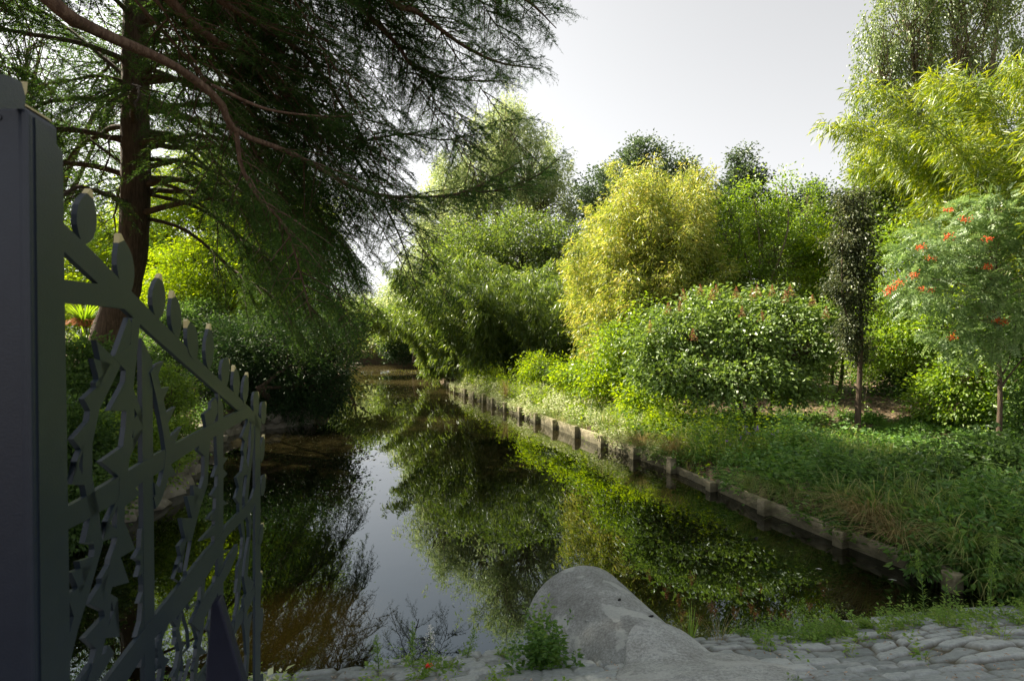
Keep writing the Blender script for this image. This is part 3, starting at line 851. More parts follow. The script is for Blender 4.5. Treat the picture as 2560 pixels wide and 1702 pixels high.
def cypress_foliage(limb, wood, needles, rng, seclen=1.1, spacing=.13, start=.12, droop=.35, tw_sp=.055, tw_len=(.12, .30),
                    nl=.034, nw=.0055, n_sp=.015, dens=1.0):
    """side branches, twigs and needles of one limb (limb: (k,3) curve)"""
    seg = np.linalg.norm(np.diff(limb, axis=0), axis=1); s = np.concatenate([[0], np.cumsum(seg)]); L = s[-1]
    T = nrm(np.gradient(limb, axis=0))
    TB = []; TD = []; TL = []
    t = start * L; sgn = 1
    while t < L * .995:
        p = np.array([np.interp(t, s, limb[:, i]) for i in range(3)]); d = nrm(np.array([np.interp(t, s, T[:, i]) for i in range(3)]))
        side = nrm(np.cross(d, [0, 0, 1.0])) * sgn
        f = t / L
        ln = seclen * (.45 + .75 * math.sin(math.pi * min(1, .12 + f * .88)) ) * (.55 + .6 * rng.random())
        ln = min(ln, (L - t) * .9 + .25)
        dd = nrm(side * (.75 + .5 * rng.random()) + d * (.25 + .75 * rng.random()) + np.array([0, 0, -.06 + .7 * (rng.random() - .5)]))
        n = max(4, int(ln / .16))
        u = np.linspace(0, 1, n)[:, None]
        br = p + dd * ln * u + np.array([0, 0, -1.0]) * droop * ln * u ** 2 + np.cumsum(rng.normal(size=(n, 3)), axis=0) * .028 * ln / n ** .5
        wood.add(tube(br, np.linspace(.010 * ln + .003, .0015, n), 3))
        m = max(2, int(ln / tw_sp * dens))
        uu = np.sort(rng.random(m) * .93 + .07)
        q = np.stack([np.interp(uu, u[:, 0], br[:, i]) for i in range(3)], -1)
        bt = nrm(np.gradient(br, axis=0)); qt = np.stack([np.interp(uu, u[:, 0], bt[:, i]) for i in range(3)], -1)
        sd2 = nrm(np.cross(qt, np.array([0, 0, 1.0]) + rng.normal(size=(m, 3)) * .35)) * rng.choice([-1, 1], m)[:, None]
        td = nrm(sd2 * .8 + qt * (.45 + .5 * rng.random((m, 1))) + np.array([0, 0, -1.0]) * (.10 + droop * .7 * rng.random((m, 1))) + rng.normal(size=(m, 3)) * .15)
        TB.append(q); TD.append(td); TL.append(rng.uniform(*tw_len, m) * (1 - .35 * uu))
        # the branch's own tip
        TB.append(br[-2:-1]); TD.append(nrm(br[-1:] - br[-2:-1])); TL.append(np.array([tw_len[1]]))
        t += spacing * (.6 + .8 * rng.random()) / dens; sgn = -sgn
    TB = np.concatenate(TB); TD = np.concatenate(TD); TL = np.concatenate(TL)
    # needles along every twig
    k = int(tw_len[1] / n_sp)
    u = (np.arange(k) + .5) / k
    nt_ = len(TB)
    pos = TB[:, None] + TD[:, None] * (TL[:, None] * u[None])[..., None] + np.array([0, 0, -1.0]) * (TL[:, None] * u[None] ** 2 * .18)[..., None]
    up = rng.normal(size=(nt_, 3)) * .4 + np.array([0, 0, 1.0])
    sd3 = nrm(np.cross(TD, up))
    for sg in (-1, 1):
        keep = rng.random((nt_, k)) < np.clip(TL[:, None] / tw_len[1], .3, 1)
        dirs = sd3[:, None] * sg * .85 + TD[:, None] * .55 + rng.normal(size=(nt_, k, 3)) * .22
        P = pos[keep]; D = nrm(dirs[keep])
        needles.add(tris(P, D, nl * (.7 + .5 * rng.random(len(P))), nw, rng))
    return

def limbcurve(rng, p0, az, L, rise, droop, n=22, wig=.05):
    d = np.array([math.cos(az), math.sin(az), 0]); u = np.linspace(0, 1, n)[:, None]
    side = np.array([-d[1], d[0], 0])
    w_ = np.cumsum(rng.normal(size=(n, 1)) * wig * L / 8, axis=0); w2 = np.cumsum(rng.normal(size=(n, 1)) * wig * L / 10, axis=0)
    return p0 + d * L * u + np.array([0, 0, 1.0]) * (rise * L * u - droop * L * u ** 2) + side * w_ + np.array([0, 0, 1.0]) * w2

def make_cypress(name, label, trunk_pts, trunk_r, limbs, mat, bark, rng, base, fol):
    root = empty(name, base, label=label, cat='conifer')
    tr = spline(trunk_pts, 40); rr = np.interp(np.linspace(0, 1, 40), np.linspace(0, 1, len(trunk_r)), trunk_r)
    V, F = tube(tr, rr, 22, .035)
    mesh_np('trunk', V, F, bark, root, smooth=True)
    wood = Acc(); nd = Acc(); big = Acc()
    for lb in limbs:
        pts, r0, r1, opts = lb
        c = spline(pts, 34) if len(pts) < 20 else pts
        big.add(tube(c, np.linspace(r0, r1, len(c)), 9, .05))
        o = dict(fol); o.update(opts)
        if not o.pop('bare', False): cypress_foliage(c, wood, nd, rng, **o)
    big.build('limbs', bark, root, smooth=True)
    wood.build('branches', bark, root)
    nd.build('crown', mat, root)
    return root

def clump_leaves(rng, lobes, nleaf, L, W, clump_r, cpl=60, droop=.25, weep=0.0, flat=.7, up=.6, fold=.18, blade=False, hollow=.5, sprig=.14):
    """lobes: list of (centre, radii). returns verts, faces, clump centres with the lobe each belongs to"""
    area = np.array([(np.prod(r) ** (2 / 3)) for c, r in lobes]); frac = area / area.sum()
    PP = []; OO = []; cl = []
    for (c, r), f in zip(lobes, frac):
        c = np.array(c, float); r = np.array(r, float)
        nc = max(3, int(nleaf * f / cpl))
        d = nrm(rng.normal(size=(nc, 3)))
        lump = 1 + .30 * np.sin(d[:, 0] * 5 + c[0] * 3) * np.cos(d[:, 2] * 6 + c[2] * 2) + .12 * np.sin(d[:, 1] * 11 + c[1])
        rad = (hollow + (1 - hollow) * rng.random(nc) ** .6) * lump
        out_ = rng.random(nc) < sprig; rad = rad * np.where(out_, 1.12 + .30 * rng.random(nc), 1)
        cc = c + d * r * rad[:, None]
        cl.append((c, cc))
        n = rng.poisson(cpl * (.4 + 1.2 * rng.random(nc)))
        idx = np.repeat(np.arange(nc), n)
        n = np.where(out_, n // 3, n); idx = np.repeat(np.arange(nc), n)
        cr = clump_r * (.6 + .8 * rng.random(nc)) * np.where(out_, .6, 1)
        off = rng.normal(size=(len(idx), 3)) * np.array([1, 1, flat]) * cr[idx][:, None] * .62
        if weep:
            off[:, :2] *= .45
            off[:, 2] -= rng.random(len(idx)) * weep * (.5 + rng.random(nc))[idx]
        P = cc[idx] + off
        O = nrm(off * np.array([1, 1, .5]) / clump_r + d[idx] * .6 + rng.normal(size=P.shape) * .55)
        PP.append(P); OO.append(O)
    P = np.concatenate(PP); O = np.concatenate(OO)
    D = nrm(O + np.array([0, 0, -1.0]) * droop)
    N = frames(D, rng, up)
    l = L * (.6 + .7 * rng.random(len(P)))
    if blade: VF = blades(P, D, l, W, .3, rng)
    else: VF = kites(P, D, N, l, W * l / L, fold)
    return VF, cl

def make_tree(name, label, cat, base, lobes, nleaf, L, W, mat, bark, clump_r=.35, trunk_r=.12, rng=None, group=None, stems=1, root=None, twigs=.5, fork=.45, **kw):
    rng = rng or np.random.default_rng(abs(hash(label)) % 9999 if False else sum(map(ord, label)))
    base = np.array(base, float)
    if root is None: root = empty(name, tuple(base), label=label, cat=cat, group=group)
    VF, cl = clump_leaves(rng, lobes, nleaf, L, W, clump_r, **kw)
    mesh_np('crown', VF[0], VF[1], mat, root)
    wood = Acc(); tr = Acc()
    cs = np.array([c for c, _ in cl]); top = cs[:, 2].max()
    fk = base + (cs.mean(0) - base) * np.array([.5, .5, fork])
    for s in range(stems):
        j = rng.normal(size=3) * np.array([.25, .25, 0]) * (stems > 1)
        b = base + j * .8
        end = fk + j * 2 + rng.normal(size=3) * .1
        tr.add(tube(spline([b - [0, 0, .15], b + (end - b) * .4 + rng.normal(size=3) * .04, end], 12), np.linspace(trunk_r * 1.15, trunk_r * .7, 12), 9, .05))
        for i, (c, cc) in enumerate(cl):
            if i % stems != s: continue
            mid = (end + c) / 2 + rng.normal(size=3) * .06 * np.linalg.norm(c - end)
            wood.add(tube(spline([end - (end - b) * .06, mid, c], 10), np.linspace(trunk_r * .6, trunk_r * .22, 10), 6, .05))
            m = int(len(cc) * twigs)
            for q in cc[:min(m, 70)]:
                st = c + (end - c) * rng.random() * .35
                wood.add(tube(spline([st, (st + q) / 2 + rng.normal(size=3) * .08, q], 5), np.linspace(trunk_r * .16 + .002, .003, 5), 3))
    tr.build('trunk', bark, root, smooth=True)
    wood.build('branches', bark, root, smooth=True)
    return root

def lobe(px, py, D, rx, rz, ry=None):
    """crown lobe: centre seen at px,py at distance D; half sizes in picture units at that distance; ry in metres"""
    k = D / 569.0
    return (at(px, py, D), (rx * k, ry if ry else rx * k * .8, rz * k))

def make_bamboo(name, label, base, spread, n, H, lean, rng, mat, dome=0, leafL=.13, leafW=.018, per=120, t0=.25, bias=(0, 0), cl=.35, droop=.9, group=None, cane_r=.014, arch=.5, r_mul=1.0):
    base = np.array(base, float)
    root = empty(name, tuple(base), label=label, cat='bamboo', group=group)
    canes = Acc(); PP = []; DD = []
    for i in range(n):
        a = rng.random() * 2 * np.pi; rr = math.sqrt(rng.random())
        b = base + np.array([math.cos(a) * spread * rr, math.sin(a) * spread * rr, -.1])
        dirh = nrm(np.array([math.cos(a) + bias[0], math.sin(a) + bias[1], 0]) + rng.normal(size=3) * [.3, .3, 0])
        h = H * (.62 + .42 * rng.random()) * (1 - dome * rr * rr); ln = lean * h * (.3 + rr) * (.7 + .6 * rng.random())
        u = np.linspace(0, 1, 14)[:, None]
        c = b + np.array([0, 0, 1.0]) * h * (u - arch * .28 * u ** 4) + dirh * ln * u ** 2.1
        canes.add(tube(c, np.linspace(cane_r, .003, 14), 5))
        m = int(per * h)
        t = t0 + (1 - t0) * rng.random(m) ** .8
        p = np.stack([np.interp(t, u[:, 0], c[:, j]) for j in range(3)], -1)
        k = 5
        o = nrm(rng.normal(size=(m, 3)) * [1, 1, .5] + dirh * .3) * (cl * (.25 + .9 * rng.random((m, 1))) * (1.15 - .5 * t[:, None]))
        q = p + o
        q = np.repeat(q, k, 0) + rng.normal(size=(m * k, 3)) * .05
        od = np.repeat(nrm(o), k, 0)
        d = nrm(od * .8 + rng.normal(size=(m * k, 3)) * .45 + np.array([0, 0, -1.0]) * droop)
        PP.append(q); DD.append(d)
        for s in range(0, m, 6):
            canes.add(tube([p[s], (p[s] + q[s * k]) / 2 + [0, 0, .02], q[s * k]], [.003, .002, .001], 3))
    P = np.concatenate(PP); D = np.concatenate(DD)
    V, F = blades(P, D, leafL * (.6 + .7 * rng.random(len(P))), leafW, .25, rng)
    mesh_np('foliage', V, F, mat, root)
    canes.build('canes', M['cane'], root, smooth=True)
    return root

def tuft(rng, base, n, H, spread, W=.006, mat='grass', droopy=.7, name='grass_tuft', label=None, cat='grass', bias=(0, 0), seg=5, acc=None, group=None, z0=0.0):
    """arching grass blades"""
    base = np.array(base, float)
    a = rng.random(n) * 2 * np.pi
    b = base + np.stack([np.cos(a), np.sin(a), 0 * a], -1) * (rng.random((n, 1)) ** .5) * spread * .25
    out = np.stack([np.cos(a) + bias[0], np.sin(a) + bias[1], 0 * a], -1) * spread * (.35 + .8 * rng.random((n, 1)))
    h = H * (.45 + .6 * rng.random((n, 1)))
    u = np.linspace(0, 1, seg)[None, :, None]
    c = b[:, None] + out[:, None] * u ** 1.5 + np.array([0, 0, 1.0]) * (h[:, None] * (u * (1 + droopy * .6) - droopy * u ** 2.4))
    S = nrm(np.cross(out, [0, 0, 1.0]) + rng.normal(size=(n, 3)) * .2 * spread)
    wd = W * (1 - u ** 2 * .9) * .5
    V = np.stack([c - S[:, None] * wd, c + S[:, None] * wd], 2).reshape(-1, 3)
    i = (np.arange(n) * seg * 2)[:, None] + (np.arange(seg - 1) * 2)[None]
    F = np.stack([i, i + 1, i + 3, i + 2], -1).reshape(-1, 4)
    if acc is not None: acc.add((V, F)); return
    o = mesh_np(name, V, F, M[mat], None, loc=tuple(base))
    return tag(o, label=label, cat=cat, group=group)

def herb_arrays(rng, X, Y, Z, H, nl, L, W, spread=.5):
    """leafy herb stems: nl leaves round each stem"""
    n = len(X); idx = np.repeat(np.arange(n), nl)
    t = rng.random(len(idx)) ** .7
    a = rng.random(len(idx)) * 2 * np.pi
    lean = rng.normal(size=(n, 2)) * .22
    h = (H * (.4 + .8 * rng.random(n)))[idx]
    P = np.stack([X[idx] + lean[idx, 0] * h * t, Y[idx] + lean[idx, 1] * h * t, Z[idx] + h * t], -1)
    D = nrm(np.stack([np.cos(a), np.sin(a), .35 - .9 * rng.random(len(idx)) + t * .3], -1))
    P = P + D * L * .25
    N = frames(D, rng, 1.4)
    l = L * (.5 + .7 * rng.random(len(P))) * (1.15 - .5 * t)
    return kites(P, D, N, l, W * l / L, .12)

def on_ground(x, y): return float(ground_z(np.array([x]), np.array([y]))[0])

# ================================================================== the two big conifers
def near_conifer():
    rng = np.random.default_rng(3)
    T = np.array([-7.6, 3.4])
    tz = lambda z: np.array([T[0] + .02 * z, T[1] + .02 * z, z])
    t = at
    fol = dict(seclen=1.05, spacing=.09, tw_sp=.036, tw_len=(.12, .32), nl=.042, nw=.0068, n_sp=.018, droop=.16)
    L = []
    L.append(([tz(6.6), np.array([-5.4, 4.4, 5.7]), t(50, 0, 5.0), t(86, 26, 5.3), t(130, 46, 5.7), t(176, 67, 6.1), t(220, 101, 6.6), t(238, 132, 6.9), t(298, 156, 7.6), t(366, 192, 8.5), t(427, 197, 9.3), t(473, 189, 9.9), t(520, 162, 10.4)],   .075, .010, dict(start=.60, seclen=1.25)))
    L.append(([t(213, 86, 6.5), t(262, 108, 6.8), t(300, 115, 7.1), t(345, 117, 7.4), t(372, 110, 7.7)], .022, .005, dict(start=.55, seclen=.5)))
    L.append(([t(238, 133, 6.9), t(242, 165, 7.0), t(258, 196, 7.1), t(285, 226, 7.3), t(300, 270, 7.5), t(312, 320, 7.8)], .030, .006, dict(seclen=.9)))
    L.append(([tz(7.2), np.array([-4.9, 5.6, 6.6]), t(179, 9, 7), t(223, 46, 7.6), t(290, 92, 8.6), t(350, 150, 9.6), t(395, 225, 10.6), t(418, 290, 11.2)], .07, .008, dict(start=.52, seclen=1.35)))
    L.append(([tz(8.0), np.array([-4.6, 5.5, 7.7]), t(300, -100, 6.9), t(389, 0, 7.6), t(418, 14, 7.8), t(462, 46, 8.1), t(500, 64, 8.4), t(540, 70, 8.8)], .07, .007, dict(start=.3, seclen=1.15)))
    L.append(([tz(7.6), np.array([-4.6, 6.2, 7.0]), t(250, -70, 7.4), t(349, 0, 8.1), t(396, 44, 8.5), t(413, 66, 8.7), t(450, 80, 9.1), t(505, 82, 9.6)], .065, .007, dict(start=.3, seclen=1.15)))
    L.append(([tz(8.6), np.array([-4.0, 5.0, 8.3]), t(430, -90, 6.6), t(480, -30, 7.1), t(530, 5, 7.5), t(556, 30, 7.8)], .06, .006, dict(start=.3, seclen=1.0)))
    L.append(([t(460, 192, 9.8), t(500, 190, 10.1), t(536, 176, 10.3), t(560, 158, 10.4)], .02, .005, dict(seclen=.9)))
    L.append(([t(330, 150, 8.8), t(400, 135, 9.3), t(450, 140, 9.7), t(500, 120, 10)], .02, .005, dict(seclen=.8)))
    L.append(([tz(6.9), np.array([-4.7, 5.4, 5.9]), t(250, 20, 7.4), t(310, 60, 8.2), t(345, 110, 8.8), t(370, 150, 9.2), t(385, 190, 9.6)], .055, .007, dict(start=.55, seclen=1.3)))
    L.append(([tz(7.1), np.array([-4.9, 6.2, 6.2]), t(210, 50, 8.2), t(260, 120, 9.0), t(300, 180, 9.7), t(330, 240, 10.2), t(350, 300, 10.6)], .05, .007, dict(start=.58, seclen=1.3)))
    # finer boughs that close the canopy
    for i in range(34):
        if i < 22: e = t(rng.uniform(270, 440), rng.uniform(-10, 300), rng.uniform(8.5, 11.0))
        elif i < 30: e = t(rng.uniform(420, 560), rng.uniform(-60, 60), rng.uniform(7.4, 9.0))
        else: e = t(rng.uniform(470, 560), rng.uniform(150, 215), rng.uniform(9.6, 10.6))
        s0 = tz(8.4 + rng.random())
        m = s0 * .45 + e * .55 + np.array([.3, .2, .9 + .5 * rng.random()]); q = s0 * .15 + e * .85 + np.array([0, 0, .75])
        L.append((spline([s0, m, q, e], 30) + np.cumsum(rng.normal(size=(30, 3)) * .012, axis=0), .022, .004, dict(start=.60, seclen=1.2)))
    for i in range(17):
        if i < 5: e = t(rng.uniform(345, 392), rng.uniform(255, 335), rng.uniform(9.4, 10.6)); s0 = tz(8.4)
        elif i < 11: e = t(rng.uniform(325, 470), rng.uniform(200, 315), rng.uniform(9.0, 10.6)); s0 = tz(8.6)
        else: e = t(rng.uniform(-20, 130), rng.uniform(0, 110), rng.uniform(7.0, 9.0)); s0 = tz(8.0)
        m = s0 * .45 + e * .55 + np.array([.2, .1, 1.0]); q = s0 * .12 + e * .88 + np.array([0, 0, .7])
        L.append((spline([s0, m, q, e], 30) + np.cumsum(rng.normal(size=(30, 3)) * .012, axis=0), .02, .004, dict(start=.66 if i < 11 else .5, seclen=.95)))
    # limbs over the path and round the other sides: they shade the foreground
    for i in range(64):
        z = 5.0 + i * .155; az = rng.uniform(-2.6, 2.2); ln = rng.uniform(3.6, 5.4) * (1 - .008 * i)
        if z < 7.6 and -.1 < az < 1.9: continue
        L.append((limbcurve(rng, tz(z), az, ln, .15, .28), .05, .008, dict(start=.15, seclen=1.5, spacing=.22, tw_sp=.09, nl=.10, nw=.026, n_sp=.035)))
    tp = [tz(-.4), tz(2), tz(6), tz(10), tz(15)]
    make_cypress('swamp_cypress', 'dark feathery conifer whose long drooping boughs hang in from the top left over the water', tp, [.42, .34, .28, .18, .04], L, M['cypress'], M['bark_red'], rng, (T[0], T[1], 0), fol)
near_conifer()

def mid_conifer():
    rng = np.random.default_rng(8)
    D = 13.0
    tp = [at(95, 415, D), at(103, 365, D), at(112, 327, D), at(125, 288, D), at(134, 240, D), at(137, 180, D), at(137, 100, D), at(139, 0, D), at(141, -150, D), at(143, -330, D)]
    curve = spline(tp, 60)
    def tz(z): return np.array([np.interp(z, curve[:, 2], curve[:, i]) for i in range(3)])
    fol = dict(seclen=1.4, spacing=.15, tw_sp=.055, tw_len=(.16, .40), nl=.06, nw=.012, n_sp=.028, droop=.34)
    L = []
    # limbs seen against the sky
    L.append(([at(146, 212, 12.9), at(178, 204, 12.8), at(217, 199, 12.6), at(262, 215, 12.6), at(300, 250, 12.8)], .075, .012, dict(start=.35)))
    L.append(([at(146, 78, 12.9), at(170, 79, 12.8), at(196, 86, 12.6), at(240, 120, 12.5), at(280, 170, 12.4)], .07, .012, dict(start=.3)))
    L.append(([at(130, 80, 13.1), at(95, 50, 13.4), at(60, 22, 13.8), at(10, -8, 14.2)], .06, .012, dict(start=.15, dens=1.1)))
    L.append(([at(130, 84, 12.9), at(100, 77, 12.4), at(70, 82, 12.1), at(20, 90, 11.8)], .05, .01, dict(start=.15, dens=1.1)))
    L.append(([at(131, 138, 12.9), at(112, 138, 12.6), at(110, 160, 12.5), at(96, 190, 12.4)], .03, .006, dict(start=.3, dens=.6)))
    L.append(([at(131, 170, 13.1), at(105, 150, 13.4), at(60, 120, 13.7), at(10, 118, 14)], .045, .008, dict(start=.15, dens=1.1)))
    L.append(([at(147, 160, 13.1), at(163, 160, 13.2), at(180, 165, 13.3), at(205, 190, 13.5), at(230, 240, 13.6)], .05, .008, dict(start=.3, dens=.8)))
    for i in range(78):
        z = 4.6 + i * .15 + rng.normal() * .1
        k = min(1, max(.35, 1.25 - (z - 2) / 16))
        az = rng.uniform(-1.1, 1.35) if i % 3 else rng.uniform(1.3, 4.9)
        right = math.cos(az) > .2
        ln = (5.1 if right else 4.8) * k * rng.uniform(.75, 1.08)
        if z < 7.0 and right: ln *= 1.04
        L.append((limbcurve(rng, tz(z), az, ln, .22, .48 if z < 8 else .36), .055 * k + .015, .008, dict(start=.25, dens=1.0 if right else .95, droop=.5 if z < 7 else .34, spacing=.17)))
    # low skirts of foliage hanging to the right over the water
    for (px, py, Dd, ex, ey) in [(250, 190, 13.5, 345, 300), (230, 230, 12.8, 330, 330), (270, 170, 14.2, 372, 275), (260, 250, 14.0, 365, 335), (240, 200, 15, 350, 250), (235, 270, 13.4, 310, 345)]:
        s = tz(at(px, py, Dd)[2] + 1.2)
        m = at(px, py, Dd); e = at(ex, ey, Dd + .6)
        L.append(([s, (s + m) / 2 + [0, 0, .3], m, (m + e) / 2 + [0, 0, .25], e], .05, .007, dict(start=.35, dens=1.25, droop=.7, seclen=1.5)))
    make_cypress('swamp_cypress', 'tall conifer with a leaning brown trunk and hanging feathery boughs, rooted on the left bank', tp, [.48, .40, .36, .32, .30, .29, .28, .25, .18, .05], L, M['cypress_mid'], M['bark'], rng, tuple(at(95, 415, D)), fol)
mid_conifer()

# ================================================================== left bank
def left_bank():
    rng = np.random.default_rng(21)
    # sunlit trees and bushes behind the conifer
    make_tree('redwood', 'feathery yellow green tree glowing against the light behind the leaning conifer trunk', 'tree', (-17.5, 24, 0),
              [lobe(95, 265, 24, 70, 50), lobe(170, 235, 23, 45, 50), lobe(110, 300, 22, 60, 26)], 80000, .14, .035, M['backlit'], M['bark'], clump_r=.8, cpl=110, trunk_r=.25, flat=.35, blade=True)
    make_tree('redwood', 'bright lime foliage tree right of the leaning trunk, behind the dark boughs', 'tree', (-11.5, 21, 0),
              [lobe(205, 275, 20, 50, 38), lobe(170, 300, 19, 40, 22), lobe(245, 230, 21, 45, 45), lobe(200, 190, 22, 45, 40), lobe(275, 265, 20, 40, 36), lobe(300, 230, 21, 34, 34)], 85000, .12, .03, M['backlit'], M['bark'], clump_r=.65, cpl=110, trunk_r=.2, flat=.35, blade=True)
    make_tree('shade_tree', 'dark leafy tree filling the far left edge behind the gate post', 'tree', (-23, 26, 0),
              [lobe(10, 260, 27, 60, 80), lobe(-50, 150, 27, 60, 90), lobe(60, 330, 26, 70, 40), lobe(60, 160, 27, 60, 50), lobe(30, 50, 27, 60, 70), lobe(125, 80, 28, 50, 70), lobe(170, 20, 28, 40, 60)], 60000, .13, .07, M['mid'], M['bark'], clump_r=.9, cpl=90, trunk_r=.25)
    make_tree('shade_tree', 'dark tree deep in the shade beyond the left bank, above the clipped dark bush', 'tree', (-9.5, 27, 0),
              [lobe(290, 295, 27, 45, 40), lobe(250, 330, 25, 60, 35), lobe(325, 330, 24, 30, 22)], 34000, .13, .06, M['mid'], M['bark'], clump_r=.8, cpl=90, trunk_r=.22)
    # big dark rhododendron overhanging the water
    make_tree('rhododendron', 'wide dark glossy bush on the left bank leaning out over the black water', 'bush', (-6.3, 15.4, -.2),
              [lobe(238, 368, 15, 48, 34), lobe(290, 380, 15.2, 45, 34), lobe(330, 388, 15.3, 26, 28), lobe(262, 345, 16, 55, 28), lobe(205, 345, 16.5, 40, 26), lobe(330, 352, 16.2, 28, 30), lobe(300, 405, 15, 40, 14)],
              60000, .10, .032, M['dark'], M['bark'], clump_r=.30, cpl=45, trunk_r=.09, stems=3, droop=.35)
    make_tree('laurel_bush', 'glossy small leaved bush catching sparks of light below the lime foliage', 'bush', (-10, 16.6, 0),
              [lobe(178, 326, 16.5, 30, 20), lobe(222, 338, 17, 30, 20), lobe(200, 314, 18, 20, 16), lobe(160, 350, 15.5, 35, 20)], 22000, .085, .04, M['mid'], M['bark'], clump_r=.3, cpl=30, trunk_r=.06, stems=2, sprig=.4, hollow=.3)
    # bushes behind the gate
    make_tree('bramble_bush', 'tangled green bush behind the gate, beside the conifer foot', 'bush', (-8.3, 10.2, -.1),
              [lobe(85, 365, 10, 40, 26), lobe(125, 375, 10.5, 34, 22), lobe(60, 405, 9, 34, 30), lobe(95, 400, 9.6, 32, 22)], 26000, .065, .042, M['mid'], M['bark'], clump_r=.24, cpl=45, trunk_r=.04, stems=3)
    make_tree('bramble_bush', 'low leafy bush hanging over the stones seen through the middle of the gate', 'bush', (-5.9, 8.9, -.3),
              [lobe(165, 400, 9.5, 22, 30), lobe(178, 440, 8.8, 18, 22), lobe(150, 455, 8.2, 26, 28), lobe(120, 440, 8, 30, 28), lobe(95, 490, 7.3, 26, 26)], 26000, .05, .034, M['fresh'], M['bark'], clump_r=.17, cpl=40, trunk_r=.025, stems=4)
    make_tree('bramble_bush', 'lush green bush low at the water beside the gate post', 'bush', (-5.75, 6.6, -.3),
              [lobe(70, 450, 6.9, 34, 40), lobe(80, 505, 6.5, 28, 34), lobe(50, 520, 6.2, 30, 30)], 20000, .055, .038, M['mid'], M['bark'], clump_r=.17, cpl=40, trunk_r=.025, stems=4)
    for k, (px, py, Dd, lab) in enumerate([(84, 322, 15.5, 'spiky plant with drooping reddish brown old leaves, upper of the two behind the gate'), (86, 350, 14.0, 'smaller spiky sword leaved plant with bright green tips, below the brown one')]):
        p = at(px, py, Dd); p[2] = max(p[2] - .5, on_ground(p[0], p[1]))
        root = empty('yucca', tuple(p), label=lab, cat='yucca', group='spiky plants under the conifer')
        a = Acc(); tuft(rng, p + [0, 0, .45], 90, .75, .6, .045, acc=a, droopy=.3); o = a.build('leaves', M['fresh'], root)
        a = Acc(); tuft(rng, p + [0, 0, .40], 70, .30, .55, .04, acc=a, droopy=2.2); o = a.build('old_leaves', M['panicle'], root)
        mesh_np('stem', *tube([p, p + [0, 0, .5]], [.09, .06], 8, .1), M['bark'], root, smooth=True)
left_bank()
def added_shade_trees():
    # trees added beside the path, outside the picture, to shade paving and near water
    for x, y, h, lab in [(-12.6, 5.6, 17, 'tall leafy tree beside the left bank outside the frame, shading the gate'), (-13.2, 1.4, 17, 'tall leafy tree left of the path outside the frame, shading the paving')]:
        lb = [((x + R.normal() * 1.0, y + R.normal() * 1.0, h * f), (3.5 * (1.2 - .4 * f), 3.2, 1.9)) for f in (.45, .56, .66, .77, .88) for _ in range(2)]
        make_tree('shade_tree', lab, 'tree', (x, y, 0), lb, 42000, .16, .10, M['mid'], M['bark'], clump_r=.7, cpl=60, trunk_r=.2)
    rng = np.random.default_rng(88); b = np.array([-13.2, 10.2, 0.0]); L = []  # conifer added for its shade as well; only its outer boughs come into view
    for i in range(84):
        z = 6 + i * .14; az = rng.uniform(-3.14, 3.14); ln = rng.uniform(3.0, 4.4) * min(1, 1.9 - z / 15)
        L.append((limbcurve(rng, b + [0, 0, z], az, ln, .15, .25), .05, .008, dict()))
    make_cypress('swamp_cypress', 'feathery conifer added for shade, trunk out of view, boughs reaching the top left corner', [b - [0, 0, .3], b + [0, 0, 8], b + [0, 0, 18]], [.35, .26, .04], L, M['cypress_mid'], M['bark'], rng, tuple(b),
                 dict(start=.12, seclen=1.6, spacing=.16, tw_sp=.07, tw_len=(.16, .40), nl=.095, nw=.028, n_sp=.035, droop=.3))
added_shade_trees()

